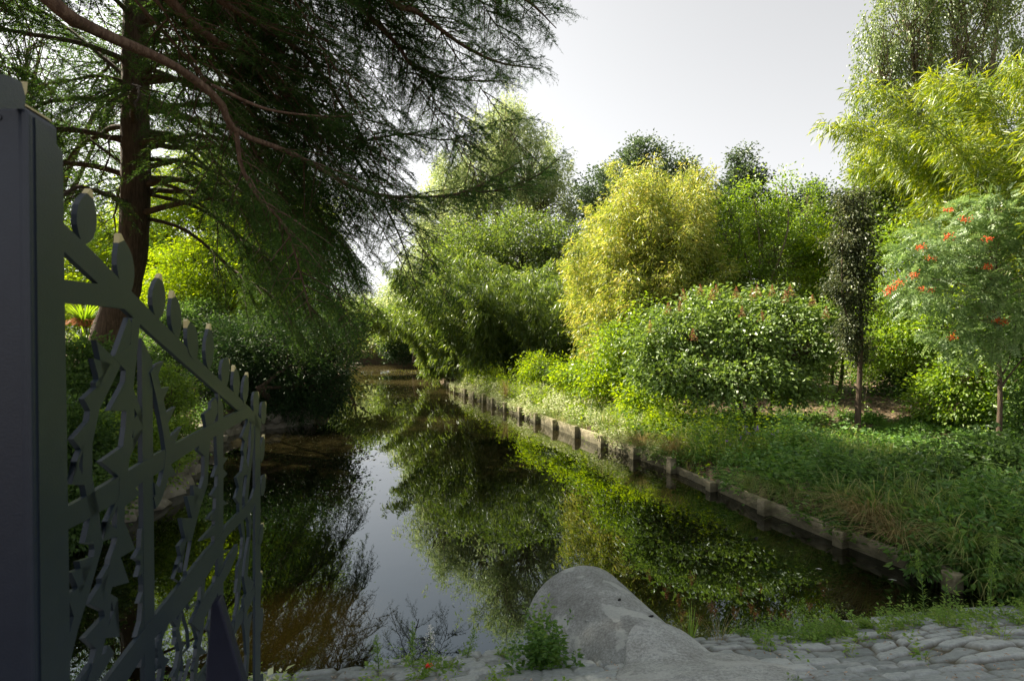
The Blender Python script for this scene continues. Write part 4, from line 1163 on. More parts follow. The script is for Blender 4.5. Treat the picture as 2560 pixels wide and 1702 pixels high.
# ================================================================== far end and middle
def far_trees():
    k = 1
    make_tree('willow', 'tall pale silvery green tree in the middle, above the canal bend', 'tree', (-1.5, 39, 0),
              [lobe(508, 132, 37, 30, 32), lobe(482, 175, 37, 36, 38), lobe(530, 170, 38, 40, 42), lobe(440, 212, 36, 34, 40), lobe(456, 178, 36, 24, 26), lobe(550, 195, 38, 28, 34), lobe(485, 230, 36, 56, 42), lobe(428, 265, 36, 34, 40), lobe(560, 235, 38, 22, 28), lobe(512, 115, 37.5, 14, 16)],
              84000, .20, .06, M['pale'], M['bark_pale'], clump_r=.75, cpl=70, trunk_r=.35, droop=.3, weep=.5)
    make_tree('willow', 'pale tree at the far left of the canal end, partly hidden by the dark boughs', 'tree', (-11, 46, 0),
              [lobe(385, 318, 45, 26, 20), lobe(408, 300, 46, 24, 26), lobe(355, 315, 47, 26, 22), lobe(400, 325, 44, 30, 20)], 30000, .20, .08, M['pale'], M['bark_pale'], clump_r=.9, cpl=80, trunk_r=.3)
    make_tree('oak', 'grey green broadleaf tree peaking behind the golden bamboo', 'tree', (10, 42, 0),
              [lobe(648, 160, 40, 22, 24), lobe(625, 185, 40, 30, 26), lobe(675, 180, 41, 24, 26), lobe(600, 200, 39, 24, 28), lobe(645, 205, 39, 50, 34), lobe(690, 205, 41, 20, 22), lobe(630, 250, 39, 55, 40)],
              52000, .20, .12, M['oak'], M['bark'], clump_r=.65, cpl=70, trunk_r=.35)
    make_tree('poplar', 'narrow dark tree with a ragged tip right of the grey green peak', 'tree', (15, 38, 0),
              [lobe(738, 158, 37, 9, 12), lobe(745, 176, 37, 18, 14), lobe(730, 195, 37, 20, 16), lobe(755, 205, 37, 22, 20), lobe(740, 235, 37, 38, 30), lobe(712, 205, 38, 10, 10)],
              22000, .18, .12, M['oak'], M['bark'], clump_r=.5, cpl=60, trunk_r=.2)
    make_tree('maple', 'rounded dark green tree low on the skyline between the shrubs and the weeping birch', 'tree', (21, 36, 0),
              [lobe(815, 197, 36, 18, 14), lobe(795, 215, 36, 26, 20), lobe(830, 225, 36, 24, 24), lobe(780, 250, 36, 44, 34)], 24000, .18, .12, M['oak'], M['bark'], clump_r=.6, cpl=60, trunk_r=.22)
    # greenery between: behind the bamboo thicket
    make_tree('hazel', 'bright green tree behind the dark bamboo, left of the golden one', 'tree', (1.5, 30, 0),
              [lobe(560, 265, 30, 34, 40), lobe(520, 250, 31, 40, 38), lobe(590, 300, 29, 26, 40), lobe(470, 270, 31, 40, 40), lobe(545, 310, 29, 40, 34)], 52000, .15, .08, M['bamboo'], M['bark'], clump_r=.55, cpl=60, trunk_r=.15)
    make_tree('alder', 'small bright green tree just left of the far canal bend, under the dark boughs', 'tree', (-9.6, 33, -.2),
              [lobe(362, 316, 33, 20, 14), lobe(345, 324, 32, 20, 16), lobe(385, 322, 34, 14, 12)], 12000, .15, .08, M['bamboo'], M['bark'], clump_r=.5, cpl=50, trunk_r=.10)
    make_tree('alder', 'green tree leaning from the right shore at the far bend above the water', 'tree', (-6.5, 38, -.2),
              [lobe(415, 305, 38, 26, 32), lobe(440, 290, 37, 26, 40), lobe(395, 330, 40, 18, 18)], 26000, .16, .08, M['bamboo'], M['bark'], clump_r=.6, cpl=60, trunk_r=.15)
    make_tree('laurel_bush', 'dark rounded bush at the waterline where the canal turns', 'bush', (-6.4, 40.5, -.3),
              [lobe(405, 348, 40, 16, 12), lobe(422, 345, 39, 14, 14), lobe(392, 350, 41, 10, 9)], 14000, .13, .06, M['dark'], M['bark'], clump_r=.35, cpl=40, trunk_r=.06, stems=2)
    make_tree('reed_bed', 'sunlit pale reeds and bushes above the distant timber edging', 'reeds', (-11, 46.5, -.3),
              [lobe(370, 342, 46, 26, 12), lobe(350, 336, 47, 26, 16), lobe(400, 346, 47, 26, 10), lobe(430, 344, 48, 26, 12), lobe(460, 342, 48, 26, 12), lobe(320, 340, 48, 26, 14)], 34000, .4, .03, M['golden'], M['bark'], clump_r=.5, cpl=50, trunk_r=.03, stems=2, droop=-1.0, blade=True)
    # belt of trees behind everything, so that the garden closes
    rng = np.random.default_rng(77)
    spots = [(-32, 44, 11, 'leftmost'), (-24, 52, 12, 'second'), (-16, 58, 5.0, 'third'), (-6, 60, 8, 'fourth'), (4, 56, 9.5, 'fifth'), (14, 54, 8.5, 'sixth'), (24, 46, 8.0, 'seventh'), (31, 38, 10, 'eighth'), (36, 26, 12, 'rightmost')]
    for x, y, h, nth in spots:
        x = float(x); y = float(y)
        lb = [((x + rng.normal() * 1.5, y + rng.normal(), h * f), (3.6 * (1.25 - f), 3.0, h * .20)) for f in (.25, .4, .55, .7, .84) for _ in range(2)]
        lab = 'far background tree in the closing belt, %s from the left' % nth if nth not in ('leftmost', 'rightmost') else '%s far background tree in the closing belt' % nth
        make_tree('background_tree', lab, 'tree', (x, y, 0), lb, 11000, .26, .16, M['mid'] if x < 0 else M['oak'], M['bark'], clump_r=1.0, cpl=60, trunk_r=.25, group='belt of trees behind the garden')
far_trees()

def middle():
    rng = np.random.default_rng(31)
    make_bamboo('bamboo_thicket', 'dense dark green bamboo thicket arching over the bend of the right bank', at(492, 372, 24.5) * [1, 1, 0] + [0, 0, -.45], 2.0, 90, 6.2, .42, rng, M['bamboo'], leafL=.19, leafW=.034, dome=.15, per=46, t0=.12, cl=.55, droop=.8)
    make_bamboo('bamboo_thicket', 'lower sunlit bamboo drooping to the water left of the dark thicket', at(447, 385, 27.5) * [1, 1, 0] + [0, 0, -.5], .9, 34, 3.4, .5, rng, M['bamboo'], leafL=.19, leafW=.034, per=60, t0=.05, cl=.5, bias=(-.7, -.3), droop=1.0)
    make_bamboo('bamboo_thicket', 'dark bamboo clump directly left of the golden bamboo', at(556, 372, 22) * [1, 1, 0] + [0, 0, -.35], 1.0, 36, 4.4, .35, rng, M['bamboo'], leafL=.18, leafW=.030, per=50, t0=.15, cl=.45, droop=.8)
    make_bamboo('golden_bamboo', 'tall golden yellow bamboo with small bright leaves in full sun', at(655, 370, 17.5) * [1, 1, 0] + [0, 0, -.3], 2.0, 150, 7.6, .15, rng, M['golden'], leafL=.12, leafW=.023, dome=.50, per=80, t0=.10, cl=.55, droop=.35, cane_r=.012, arch=.2)
    make_tree('crape_myrtle', 'bright green shrub with upright leafy twigs against the sky, right of the golden bamboo', 'shrub', (6.2, 16.5, -.2),
              [lobe(735, 275, 16.5, 38, 34), lobe(775, 250, 16.5, 34, 34), lobe(760, 215, 16.5, 26, 22), lobe(805, 245, 16.8, 24, 34), lobe(725, 235, 16.5, 20, 24), lobe(790, 300, 16, 40, 24), lobe(785, 186, 16.5, 7, 20), lobe(812, 200, 16.8, 11, 18), lobe(752, 186, 16.5, 8, 14), lobe(728, 205, 16.5, 12, 16), lobe(720, 320, 15.6, 30, 24), lobe(703, 300, 16, 25, 30)],
              44000, .085, .046, M['fresh'], M['bark_pale'], clump_r=.26, cpl=40, trunk_r=.07, stems=4, droop=.1, sprig=.35, hollow=.35)
    make_tree('elder_shrub', 'bright yellow green bush between the crape myrtle and the slender dark tree', 'shrub', (9.0, 16.0, -.2),
              [lobe(828, 262, 16, 26, 34), lobe(845, 235, 16.5, 18, 24), lobe(835, 310, 15.5, 26, 34), lobe(860, 280, 16, 24, 40)], 26000, .085, .05, M['backlit'], M['bark_pale'], clump_r=.26, cpl=40, trunk_r=.05, stems=3)
    # wide hydrangea with brown panicles
    b = at(757, 428, 12.2); b[2] = on_ground(b[0], b[1])
    hy = make_tree('panicle_shrub', 'wide green shrub with rusty brown dried flower spikes, crooked stems showing below', 'shrub', tuple(b),
              [lobe(690, 332, 12, 36, 26), lobe(728, 318, 12.3, 26, 24), lobe(748, 345, 11.6, 34, 26), lobe(785, 322, 12.6, 30, 26), lobe(652, 345, 11.8, 20, 18), lobe(735, 378, 11.3, 50, 19), lobe(682, 376, 11.3, 34, 18), lobe(790, 385, 11.6, 30, 16), lobe(648, 370, 11.8, 20, 16), lobe(806, 350, 12, 24, 22), lobe(765, 300, 13, 20, 12), lobe(708, 300, 12.8, 18, 11), lobe(818, 318, 13, 16, 16), lobe(668, 318, 12.4, 14, 14)],
              42000, .10, .058, M['shrub'], M['bark'], clump_r=.22, cpl=22, trunk_r=.045, stems=3, droop=.35, fork=.5, hollow=.3, sprig=.45)
    pr = np.random.default_rng(4)
    for (px, py) in [(700, 296), (712, 300), (716, 296), (752, 300), (757, 296), (785, 302), (668, 314), (680, 312), (736, 298), (790, 296), (650, 332), (742, 318), (762, 322), (693, 340), (812, 306), (826, 318), (706, 368), (718, 372), (730, 340), (772, 296), (683, 300)]:
        p = at(px, py - 5, 11.4 + pr.normal() * .25)
        nn = 130; u = pr.random(nn); a = pr.random(nn) * 6.28
        q = p + np.stack([np.cos(a) * .11 * (1 - u) * pr.random(nn) ** .5, np.sin(a) * .11 * (1 - u), u * .24 - .10], -1)
        D = nrm(pr.normal(size=(nn, 3)))
        mesh_np('panicle', *kites(q, D, frames(D, pr), .02, .014), M['panicle'], hy)
    # slender dark columnar tree
    b = at(858, 447, 10.5); b[2] = on_ground(b[0], b[1])
    ct = empty('columnar_tree', tuple(b), label='slender columnar tree with dusty dark foliage and a thin straight trunk', cat='tree')
    rg = np.random.default_rng(12)
    lbs = [lobe(852, 215, 10.5, 16, 15), lobe(848, 240, 10.5, 20, 18), lobe(856, 262, 10.5, 19, 20), lobe(847, 288, 10.5, 18, 18), lobe(856, 310, 10.5, 13, 16), lobe(848, 330, 10.5, 12, 16), lobe(858, 350, 10.6, 9, 14), lobe(846, 198, 10.5, 8, 10), lobe(862, 195, 10.5, 5, 8)]
    VF, cl = clump_leaves(rg, lbs, 13000, .055, .036, .13, cpl=26, droop=.7)
    mesh_np('crown', VF[0], VF[1], M['copper'], ct)
    mesh_np('trunk', *tube(spline([b - [0, 0, .1], at(859, 400, 10.5), at(861, 330, 10.5), at(857, 260, 10.5), at(852, 200, 10.5)], 24), np.linspace(.062, .012, 24), 9, .08), M['bark'], ct, smooth=True)
    a = Acc()
    for (c, cc) in cl:
        for q in cc[:9]:
            a.add(tube([np.array([c[0], c[1], c[2] - .3]), (c + q) / 2, q], [.008, .005, .002], 3))
    a.add(tube(spline([at(860, 345, 10.5), at(843, 300, 10.4), at(842, 230, 10.4)], 10), np.linspace(.02, .008, 10), 5, .1))
    a.build('branches', M['bark'], ct)
    # pale slats leaning at its foot
    for k, (p0, p1, D0, lab) in enumerate([((847, 423), (862, 444), 10.7, 'pale wooden slat leaning behind the slender tree foot'), ((861, 440), (868, 452), 10.2, 'short pale slat leaning out in front of the slender tree foot')]):
        a0, a1 = at(*p0, D0), at(*p1, D0 - .1)
        a1[2] = on_ground(a1[0], a1[1]) - .02
        d = a1 - a0; mid = (a0 + a1) / 2
        o = mesh_np('wooden_slat', *box((0, 0, 0), (.045, .018, np.linalg.norm(d)), 0), M['oldwood'], None, loc=(0, 0, 0))
        o.rotation_euler = Vector(d).to_track_quat('Z', 'Y').to_euler(); o.location = mid
        bevel_mod(o, .003); tag(o, lab, 'slat', 'pale slats at the tree foot')
middle()

def right_side():
    rng = np.random.default_rng(41)
    make_tree('weeping_birch', 'tall weeping tree with glittering small leaves hanging against the sky at the right', 'tree', (15.5, 20, 0),
              [lobe(875, 60, 19, 26, 60), lobe(862, 130, 19, 20, 40), lobe(905, 20, 19, 40, 50), lobe(960, 0, 19, 50, 60), lobe(910, 100, 19.5, 40, 50), lobe(855, 155, 18.8, 12, 18), lobe(1000, -60, 19, 60, 60), lobe(920, -70, 19, 50, 50), lobe(885, 170, 19, 26, 30), lobe(930, 160, 19, 40, 40), lobe(990, 70, 19.5, 40, 50)],
              80000, .085, .055, M['birch'], M['bark_pale'], clump_r=.34, cpl=60, trunk_r=.2, weep=1.1, droop=1.2)
    make_bamboo('lime_bamboo', 'tall lime green bamboo with arching plumes filling the upper right', at(1066, 420, 11.5) * [1, 1, 0] + [0, 0, -.1], 1.2, 70, 8.5, .30, rng, M['bamboo_lime'], leafL=.155, leafW=.019, per=84, t0=.30, cl=.50, bias=(-.5, -.25), droop=.45, arch=.9)
    make_bamboo('lime_bamboo', 'nearer lime bamboo sprays feathering in from the right frame edge', (9.3, 9.1, -.1), .5, 24, 7.4, .34, rng, M['bamboo_lime'], leafL=.15, leafW=.016, per=66, t0=.40, cl=.42, bias=(-.2, -.4), droop=.1, arch=.6)
    make_tree('lime_tree', 'bright leafy tree between the weeping birch and the berries', 'tree', (12.5, 16, 0),
              [lobe(895, 190, 16, 34, 26), lobe(930, 215, 15.5, 40, 28), lobe(880, 225, 16, 24, 24), lobe(960, 180, 16, 40, 30)], 36000, .10, .06, M['bamboo'], M['bark_pale'], clump_r=.32, cpl=50, trunk_r=.09)
    make_tree('spiraea_shrub', 'loose green shrub with faded reddish brown heads left of the orange berries', 'shrub', (9.6, 12.8, -.2),
              [lobe(905, 250, 12.8, 34, 30), lobe(890, 300, 12.8, 26, 30), lobe(935, 290, 12.8, 34, 30), lobe(900, 345, 12.5, 30, 26), lobe(870, 350, 13, 18, 30)], 26000, .07, .038, M['fresh'], M['bark_pale'], clump_r=.22, cpl=36, trunk_r=.03, stems=5, sprig=.3)
    # rowan with berries
    b = at(999, 465, 9.05); b[2] = on_ground(b[0], b[1])
    rw = empty('rowan_tree', tuple(b), label='young rowan with feathery grey green leaves, orange red berry clusters and a forked slim trunk', cat='tree')
    lbs = [lobe(930, 250, 9, 36, 26), lobe(975, 235, 9.2, 40, 30), lobe(1010, 270, 9, 34, 34), lobe(915, 290, 8.8, 24, 22), lobe(960, 290, 9, 36, 26), lobe(1000, 320, 8.8, 34, 26), lobe(950, 335, 8.8, 22, 18), lobe(990, 215, 9.2, 40, 24), lobe(975, 355, 8.9, 20, 14)]
    rg = np.random.default_rng(17)
    PB = []; DB = []
    for c, r in lbs:
        n = int(260 * r[0] * r[2] / .25); n = max(60, min(230, n))
        d = nrm(rg.normal(size=(n, 3))); p = c + d * np.array(r) * (.35 + .65 * rg.random((n, 1)) ** .5)
        PB.append(p); DB.append(nrm(d * [1, 1, .2] + rg.normal(size=(n, 3)) * .5 + [0, 0, -.15]))
    PB = np.concatenate(PB); DB = np.concatenate(DB); n = len(PB); Nn = frames(DB, rg, 1.2); Sd = np.cross(DB, Nn)
    acc = Acc()
    k = 7
    for i in range(k):
        u = (i + 1) / k; q = PB + DB * .19 * u + np.array([0, 0, -1]) * .04 * u * u
        for sg in (-1, 1):
            D = nrm(Sd * sg * .9 + DB * .45 + rg.normal(size=(n, 3)) * .06)
            acc.add(kites(q, D, nrm(Nn + rg.normal(size=(n, 3)) * .15), .066, .024, .1))
    acc.build('crown', M['rowan'], rw)
    t = Acc()
    t.add(tube(spline([b - [0, 0, .1], at(1001, 400, 9.05), at(999, 350, 9.05), at(998, 300, 9.05), at(992, 230, 9.1), at(985, 195, 9.2)], 26), np.linspace(.040, .008, 26), 8, .06))
    t.add(tube(spline([at(1001, 388, 9.05), at(1012, 372, 9.0), at(1030, 350, 8.9)], 8), np.linspace(.017, .008, 8), 6))
    t.add(tube(spline([at(1001, 376, 9.05), at(1008, 365, 9.0), at(1015, 330, 8.9), at(1020, 290, 8.9)], 8), np.linspace(.015, .006, 8), 6))
    t.build('trunk', M['bark'], rw, smooth=True)
    a = Acc()
    for i in range(0, n, 14):
        z = min(PB[i][2] - .25, 4.0); tx = np.array([np.interp(z, [b[2], 4.2], [b[0], 7.65]), 9.05, max(z, .9)])
        a.add(tube(spline([tx, (tx + PB[i]) / 2 + [0, 0, .05], PB[i]], 6), np.linspace(.008, .002, 6), 3))
    a.build('branches', M['bark_pale'], rw)
    for (px, py) in [(921, 247), (947, 236), (931, 258), (899, 282), (892, 287), (921, 289), (987, 239), (986, 267), (996, 319), (953, 337), (964, 219), (947, 210), (913, 275), (928, 290), (888, 292), (1003, 322)]:
        c = at(px, py, 8.55); m = 34
        q = c + rg.normal(size=(m, 3)) * [.036, .035, .026]
        mesh_np('berry_cluster', *balls(q, .009), M['berry'], rw, smooth=True)
    # thin stemmed thicket behind the rowan
    make_tree('young_maple', 'pale green saplings with thin light stems behind the rowan', 'shrub', (9.9, 11.3, -.1),
              [lobe(965, 380, 11.3, 30, 34), lobe(1005, 400, 11.0, 30, 40), lobe(940, 400, 11.8, 24, 26), lobe(1010, 340, 11.5, 30, 40), lobe(960, 320, 11.8, 40, 34)], 24000, .085, .05, M['fresh'], M['bark_pale'], clump_r=.24, cpl=34, trunk_r=.022, stems=7, fork=.9)
    make_tree('hazel', 'dark green many stemmed bush in the shade between the slender tree and the rowan', 'bush', (10.3, 14.6, -.1),
              [lobe(905, 370, 14.5, 34, 34), lobe(880, 330, 15, 30, 40), lobe(925, 350, 15, 40, 44), lobe(950, 390, 14.5, 30, 24)], 26000, .085, .05, M['mid'], M['bark'], clump_r=.28, cpl=34, trunk_r=.04, stems=6, fork=.9)
    make_tree('hazel', 'green bush wrapped round the foot of the golden bamboo, behind the wide spiked shrub', 'bush', (5.0, 15.0, -.1),
              [lobe(612, 350, 14.5, 22, 26), lobe(650, 330, 14.8, 24, 30), lobe(590, 372, 14.6, 16, 14), lobe(690, 340, 17, 40, 34), lobe(740, 350, 17, 44, 34), lobe(630, 350, 18.5, 34, 26), lobe(800, 350, 16.5, 44, 40), lobe(590, 340, 21, 34, 30)], 44000, .09, .05, M['fresh'], M['bark'], clump_r=.28, cpl=40, trunk_r=.04, stems=5)
    make_tree('privet_bush', 'round bush crossing the right frame edge beside the rowan trunk', 'bush', (10.2, 9.2, -.1),
              [lobe(1040, 330, 9.8, 40, 60), lobe(1050, 420, 9.4, 36, 40), lobe(1030, 250, 10.4, 40, 50)], 22000, .07, .04, M['mid'], M['bark_pale'], clump_r=.24, cpl=34, trunk_r=.03, stems=5)
right_side()

# ================================================================== herbs, grass, litter
def herbs():
    rng = np.random.default_rng(55)
    P4 = POLY
    def scatter(n, x0, x1, y0, y1, f):
        X = rng.uniform(x0, x1, n); Y = rng.uniform(y0, y1, n)
        sd_ = poly_sd(X, Y, P4)
        keep = (rng.random(n) < f(X, Y, sd_)) & (sd_ > .04)
        X, Y = X[keep], Y[keep]
        return X, Y, ground_z(X, Y), sd_[keep]
    right = lambda X, Y: (Y > near_edge(X) + .05) & (X > -6)
    # low green cover of the shaded right bank, near part
    acc = Acc()
    X, Y, Z, s = scatter(13000, 2.5, 11, 4.9, 12.5, lambda X, Y, s: right(X, Y) * (X > 2.5) * np.clip(1.2 - s * .10, .25, 1) * (vnoise(X * 1.1, Y * 1.1, 5) > .22))
    H = .16 + .26 * vnoise(X * .9, Y * .9, 6) + .12 * (s < .8)
    V1 = vnoise(X * 1.4, Y * 1.4, 101); ka = V1 > .52; kb = ~ka
    den = rng.random(len(X)) < np.clip((vnoise(X * 2.6, Y * 2.6, 102) - .18) * 2.8, 0, 1)
    hn = (.16 + .62 * vnoise(X * 1.3, Y * 1.3, 103) ** 1.6) * np.clip(1.25 - .05 * (Y - 5), .7, 1.25) * np.clip(1.35 - s * .26, .38, 1.1)
    a1 = ka & den; acc.add(herb_arrays(rng, X[a1], Y[a1], Z[a1], hn[a1], 12, .115, .070))
    b1 = kb & den; acc.add(herb_arrays(rng, X[b1], Y[b1], Z[b1], hn[b1] * 1.25, 26, .105, .026))
    o = acc.build('undergrowth', M['herb'], None, loc=(5, 8, -.4)); tag(o, 'knee high green nettles and herbs covering the shaded right bank', 'undergrowth', kind='stuff')
    acc = Acc()
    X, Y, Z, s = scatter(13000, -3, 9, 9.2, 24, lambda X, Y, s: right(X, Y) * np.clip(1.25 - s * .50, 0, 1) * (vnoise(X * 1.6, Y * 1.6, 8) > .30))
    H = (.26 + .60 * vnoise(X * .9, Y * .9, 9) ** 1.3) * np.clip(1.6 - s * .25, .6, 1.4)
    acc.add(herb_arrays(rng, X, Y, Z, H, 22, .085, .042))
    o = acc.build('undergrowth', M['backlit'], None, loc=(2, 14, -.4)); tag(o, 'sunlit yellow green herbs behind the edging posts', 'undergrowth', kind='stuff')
    acc = Acc()
    X, Y, Z, s = scatter(13000, -3.4, 4, 10.2, 24, lambda X, Y, s: right(X, Y) * np.clip(1.3 - s * .7, 0, 1) * (vnoise(X * 1.3, Y * 1.3, 18) > .38))
    acc.add(herb_arrays(rng, X, Y, Z, .26 + .25 * vnoise(X * 2, Y * 2, 19), 16, .095, .055))
    o = acc.build('ground_cover', M['herb_pale'], None, loc=(1, 15, -.4)); tag(o, 'cream variegated ground cover spilling over the edging in full sun', 'ground cover', kind='stuff')
    acc = Acc()
    X, Y, Z, s = scatter(5000, 0, 16, 9.5, 26, lambda X, Y, s: right(X, Y) * (s > 1.6) * .5 * (vnoise(X * .8, Y * .8, 28) > .35))
    acc.add(herb_arrays(rng, X, Y, Z, .30 + .25 * vnoise(X, Y, 29), 14, .09, .05))
    o = acc.build('undergrowth', M['herb'], None, loc=(7, 15, -.4)); tag(o, 'patchy low plants on the woodland floor under the shrubs', 'undergrowth', kind='stuff')
    # left bank
    acc = Acc()
    X, Y, Z, s = scatter(5500, -13, -4.5, 4.5, 18, lambda X, Y, s: (X < -4.6) * (vnoise(X * .9, Y * .9, 38) > .25) * np.clip(1.2 - s * .12, .2, 1) * ((X + 7.6) ** 2 + (Y - 11.6) ** 2 > 1.2))
    acc.add(herb_arrays(rng, X, Y, Z, .28 + .3 * vnoise(X, Y, 39), 14, .07, .042))
    o = acc.build('undergrowth', M['herb'], None, loc=(-7, 9, -.2)); tag(o, 'leafy green plants covering the left bank behind the gate', 'undergrowth', kind='stuff')
    # fallen leaves
    X, Y, Z, s = scatter(16000, -2, 13, 8.5, 24, lambda X, Y, s: right(X, Y) * (s > .2))
    D = nrm(np.stack([rng.normal(size=len(X)), rng.normal(size=len(X)), rng.normal(size=len(X)) * .25], -1))
    N = nrm(frames(D, rng, 3))
    o = mesh_np('leaf_litter', *kites(np.stack([X, Y, Z + .012], -1), D, N, .08, .05, .1), M['litter'], None, loc=(5, 15, -.4)); tag(o, 'brown and pink fallen leaves on the ground under the shrubs', 'leaf litter', kind='stuff')
    X, Y, Z, s = scatter(4000, -11, -5, 6, 17, lambda X, Y, s: (X < -5))
    D = nrm(np.stack([rng.normal(size=len(X)), rng.normal(size=len(X)), rng.normal(size=len(X)) * .25], -1))
    o = mesh_np('leaf_litter', *kites(np.stack([X, Y, Z + .012], -1), D, nrm(frames(D, rng, 3)), .08, .045, .1), M['litter'], None, loc=(-8, 12, -.2)); tag(o, 'reddish brown fallen leaves under the conifer on the left bank', 'leaf litter', kind='stuff')
    # grass on the near right bank
    acc = Acc()
    X, Y, Z, s = scatter(2300, 1.5, 10.5, 4.9, 13.5, lambda X, Y, s: right(X, Y) * np.clip(1.4 - s * .25, .1, 1) * (vnoise(X * .7, Y * .7, 48) > .32))
    for x, y, z in zip(X, Y, Z): tuft(rng, (x, y, z), 16, rng.uniform(.35, .8) * float(np.clip(1.5 - poly_sd(np.array([x]), np.array([y]), P4)[0] * .28, .35, 1)), rng.uniform(.2, .42), .011, acc=acc, droopy=.7, bias=(-.25, -.1))
    o = acc.build('grass', M['grass'], None, loc=(6, 7, -.4)); tag(o, 'long loose grass mixed through the herbs of the near right bank', 'grass', kind='stuff')
    acc = Acc()
    X, Y, Z, s = scatter(16000, -2.5, 5.2, 4.9, 22, lambda X, Y, s: right(X, Y) * (s < .25) * (vnoise(X * 1.5, Y * 1.5, 58) > .40))
    for x, y, z in zip(X, Y, Z): tuft(rng, (x, y, max(z, WATER + .18)), 12, rng.uniform(.16, .36), rng.uniform(.25, .45), .007, acc=acc, droopy=1.4, bias=(-.9, -.4))
    o = acc.build('grass', M['grass'], None, loc=(3, 9, -.4)); tag(o, 'overhanging grass spilling across the top of the edging', 'grass', kind='stuff')
    make_tree('bramble_bush', 'rank leafy plants crowding the corner where the right bank meets the paving', 'bush', (5.6, 5.75, -.5),
              [lobe(975, 545, 5.6, 60, 34), lobe(1015, 575, 5.3, 50, 26), lobe(1010, 500, 6.2, 60, 30), lobe(935, 520, 6.1, 40, 22), lobe(1060, 520, 5.8, 60, 60), lobe(925, 560, 5.5, 22, 16)], 12000, .075, .036, M['herb'], M['stem'], clump_r=.13, cpl=18, trunk_r=.012, stems=6, droop=.4, sprig=.3, hollow=.3)
    make_tree('bramble_bush', 'low mixed leafy plants on the near right bank beside the paper scrap', 'bush', (5.7, 7.4, -.4),
              [lobe(900, 480, 7.2, 60, 18), lobe(960, 470, 7.4, 60, 22), lobe(850, 470, 7.6, 40, 14), lobe(1010, 460, 7.4, 50, 26)], 9000, .085, .045, M['mid'], M['stem'], clump_r=.14, cpl=16, trunk_r=.012, stems=6, droop=.4, sprig=.3, hollow=.2)
    make_tree('bramble_bush', 'loose sunlit yellow green bush between the golden bamboo and the edging', 'bush', (1.9, 13.6, -.35),
              [lobe(572, 374, 15.6, 22, 12), lobe(604, 384, 14.2, 24, 15), lobe(640, 398, 12.8, 22, 13), lobe(668, 418, 11.6, 18, 10), lobe(622, 366, 15, 18, 16), lobe(540, 366, 18, 24, 12)], 17000, .095, .042, M['backlit'], M['stem'], clump_r=.18, cpl=18, trunk_r=.015, stems=6, droop=.3, sprig=.35, hollow=.3)
    # leaves hanging over the edging
    RP = np.array(RIGHT[:17]); sg = np.hypot(*np.diff(RP, axis=0).T); sc = np.concatenate([[0], np.cumsum(sg)])
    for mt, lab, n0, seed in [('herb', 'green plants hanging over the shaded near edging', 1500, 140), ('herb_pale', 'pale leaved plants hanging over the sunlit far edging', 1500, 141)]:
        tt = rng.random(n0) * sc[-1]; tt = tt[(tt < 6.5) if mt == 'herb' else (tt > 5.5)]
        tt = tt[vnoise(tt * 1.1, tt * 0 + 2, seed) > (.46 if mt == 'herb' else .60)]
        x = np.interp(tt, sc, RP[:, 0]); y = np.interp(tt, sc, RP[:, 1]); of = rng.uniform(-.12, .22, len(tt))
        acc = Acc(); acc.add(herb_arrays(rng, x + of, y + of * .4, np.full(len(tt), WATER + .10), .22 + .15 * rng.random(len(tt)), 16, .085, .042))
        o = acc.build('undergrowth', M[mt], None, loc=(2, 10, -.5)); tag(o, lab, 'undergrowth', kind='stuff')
    # tufts one can tell apart
    T = [((505, 385), 18.2, 90, 1.0, .35, 'drygrass', 'tall thin flowering grass standing above the other tuft by the dark bamboo'),
         ((533, 378), 17.2, 150, .85, .55, 'grass', 'upright feathery grass tuft on the bank near the dark bamboo'),
         ((640, 440), 10.9, 170, .42, .45, 'drygrass', 'straw tinged sedge tuft hanging over the edging in a gap, left one'),
         ((672, 458), 10.2, 190, .50, .50, 'drygrass', 'straw tinged sedge tuft hanging over the edging, right beside the leaning panel'),
         ((870, 520), 6.4, 260, .50, .60, 'drygrass', 'sprawling half dry grass tuft draping over the near edging to the water'),
         ((900, 548), 5.9, 200, .42, .55, 'drygrass', 'lower dry grass tuft whose blades dip to the water in the near corner'),
         ((965, 560), 5.5, 200, .48, .5, 'grass', 'fresh green grass tuft at the corner of paving and right bank')]
    for (px, py), D0, n, H, sp, mt, lab in T:
        p = at(px, py, D0); p[2] = max(on_ground(p[0], p[1]), WATER + .24)
        tuft(rng, p, n, H, sp, .008, mt, 1.1, 'grass_tuft', lab, 'grass tuft', bias=(-.5, -.35), seg=6, group='grass tufts along the right edging')
    # purple flowered plant
    p = at(752, 470, 9.3); p[2] = on_ground(p[0], p[1])
    root = empty('loosestrife', tuple(p), label='leafy plant dotted with small purple flowers at the middle of the right bank', cat='flowering plant')
    X = p[0] + rng.normal(size=36) * .28; Y = p[1] + rng.normal(size=36) * .22; Z = ground_z(X, Y)
    mesh_np('leaves', *herb_arrays(rng, X, Y, Z, .62, 46, .075, .018), M['herb'], root)
    q = np.stack([X, Y, Z + .35 + .28 * rng.random(36)], -1)[:15]
    q = np.repeat(q, 8, 0) + rng.normal(size=(120, 3)) * .016; D = nrm(rng.normal(size=(120, 3)))
    mesh_np('flowers', *kites(q, D, frames(D, rng), .022, .016), M['petal'], root)
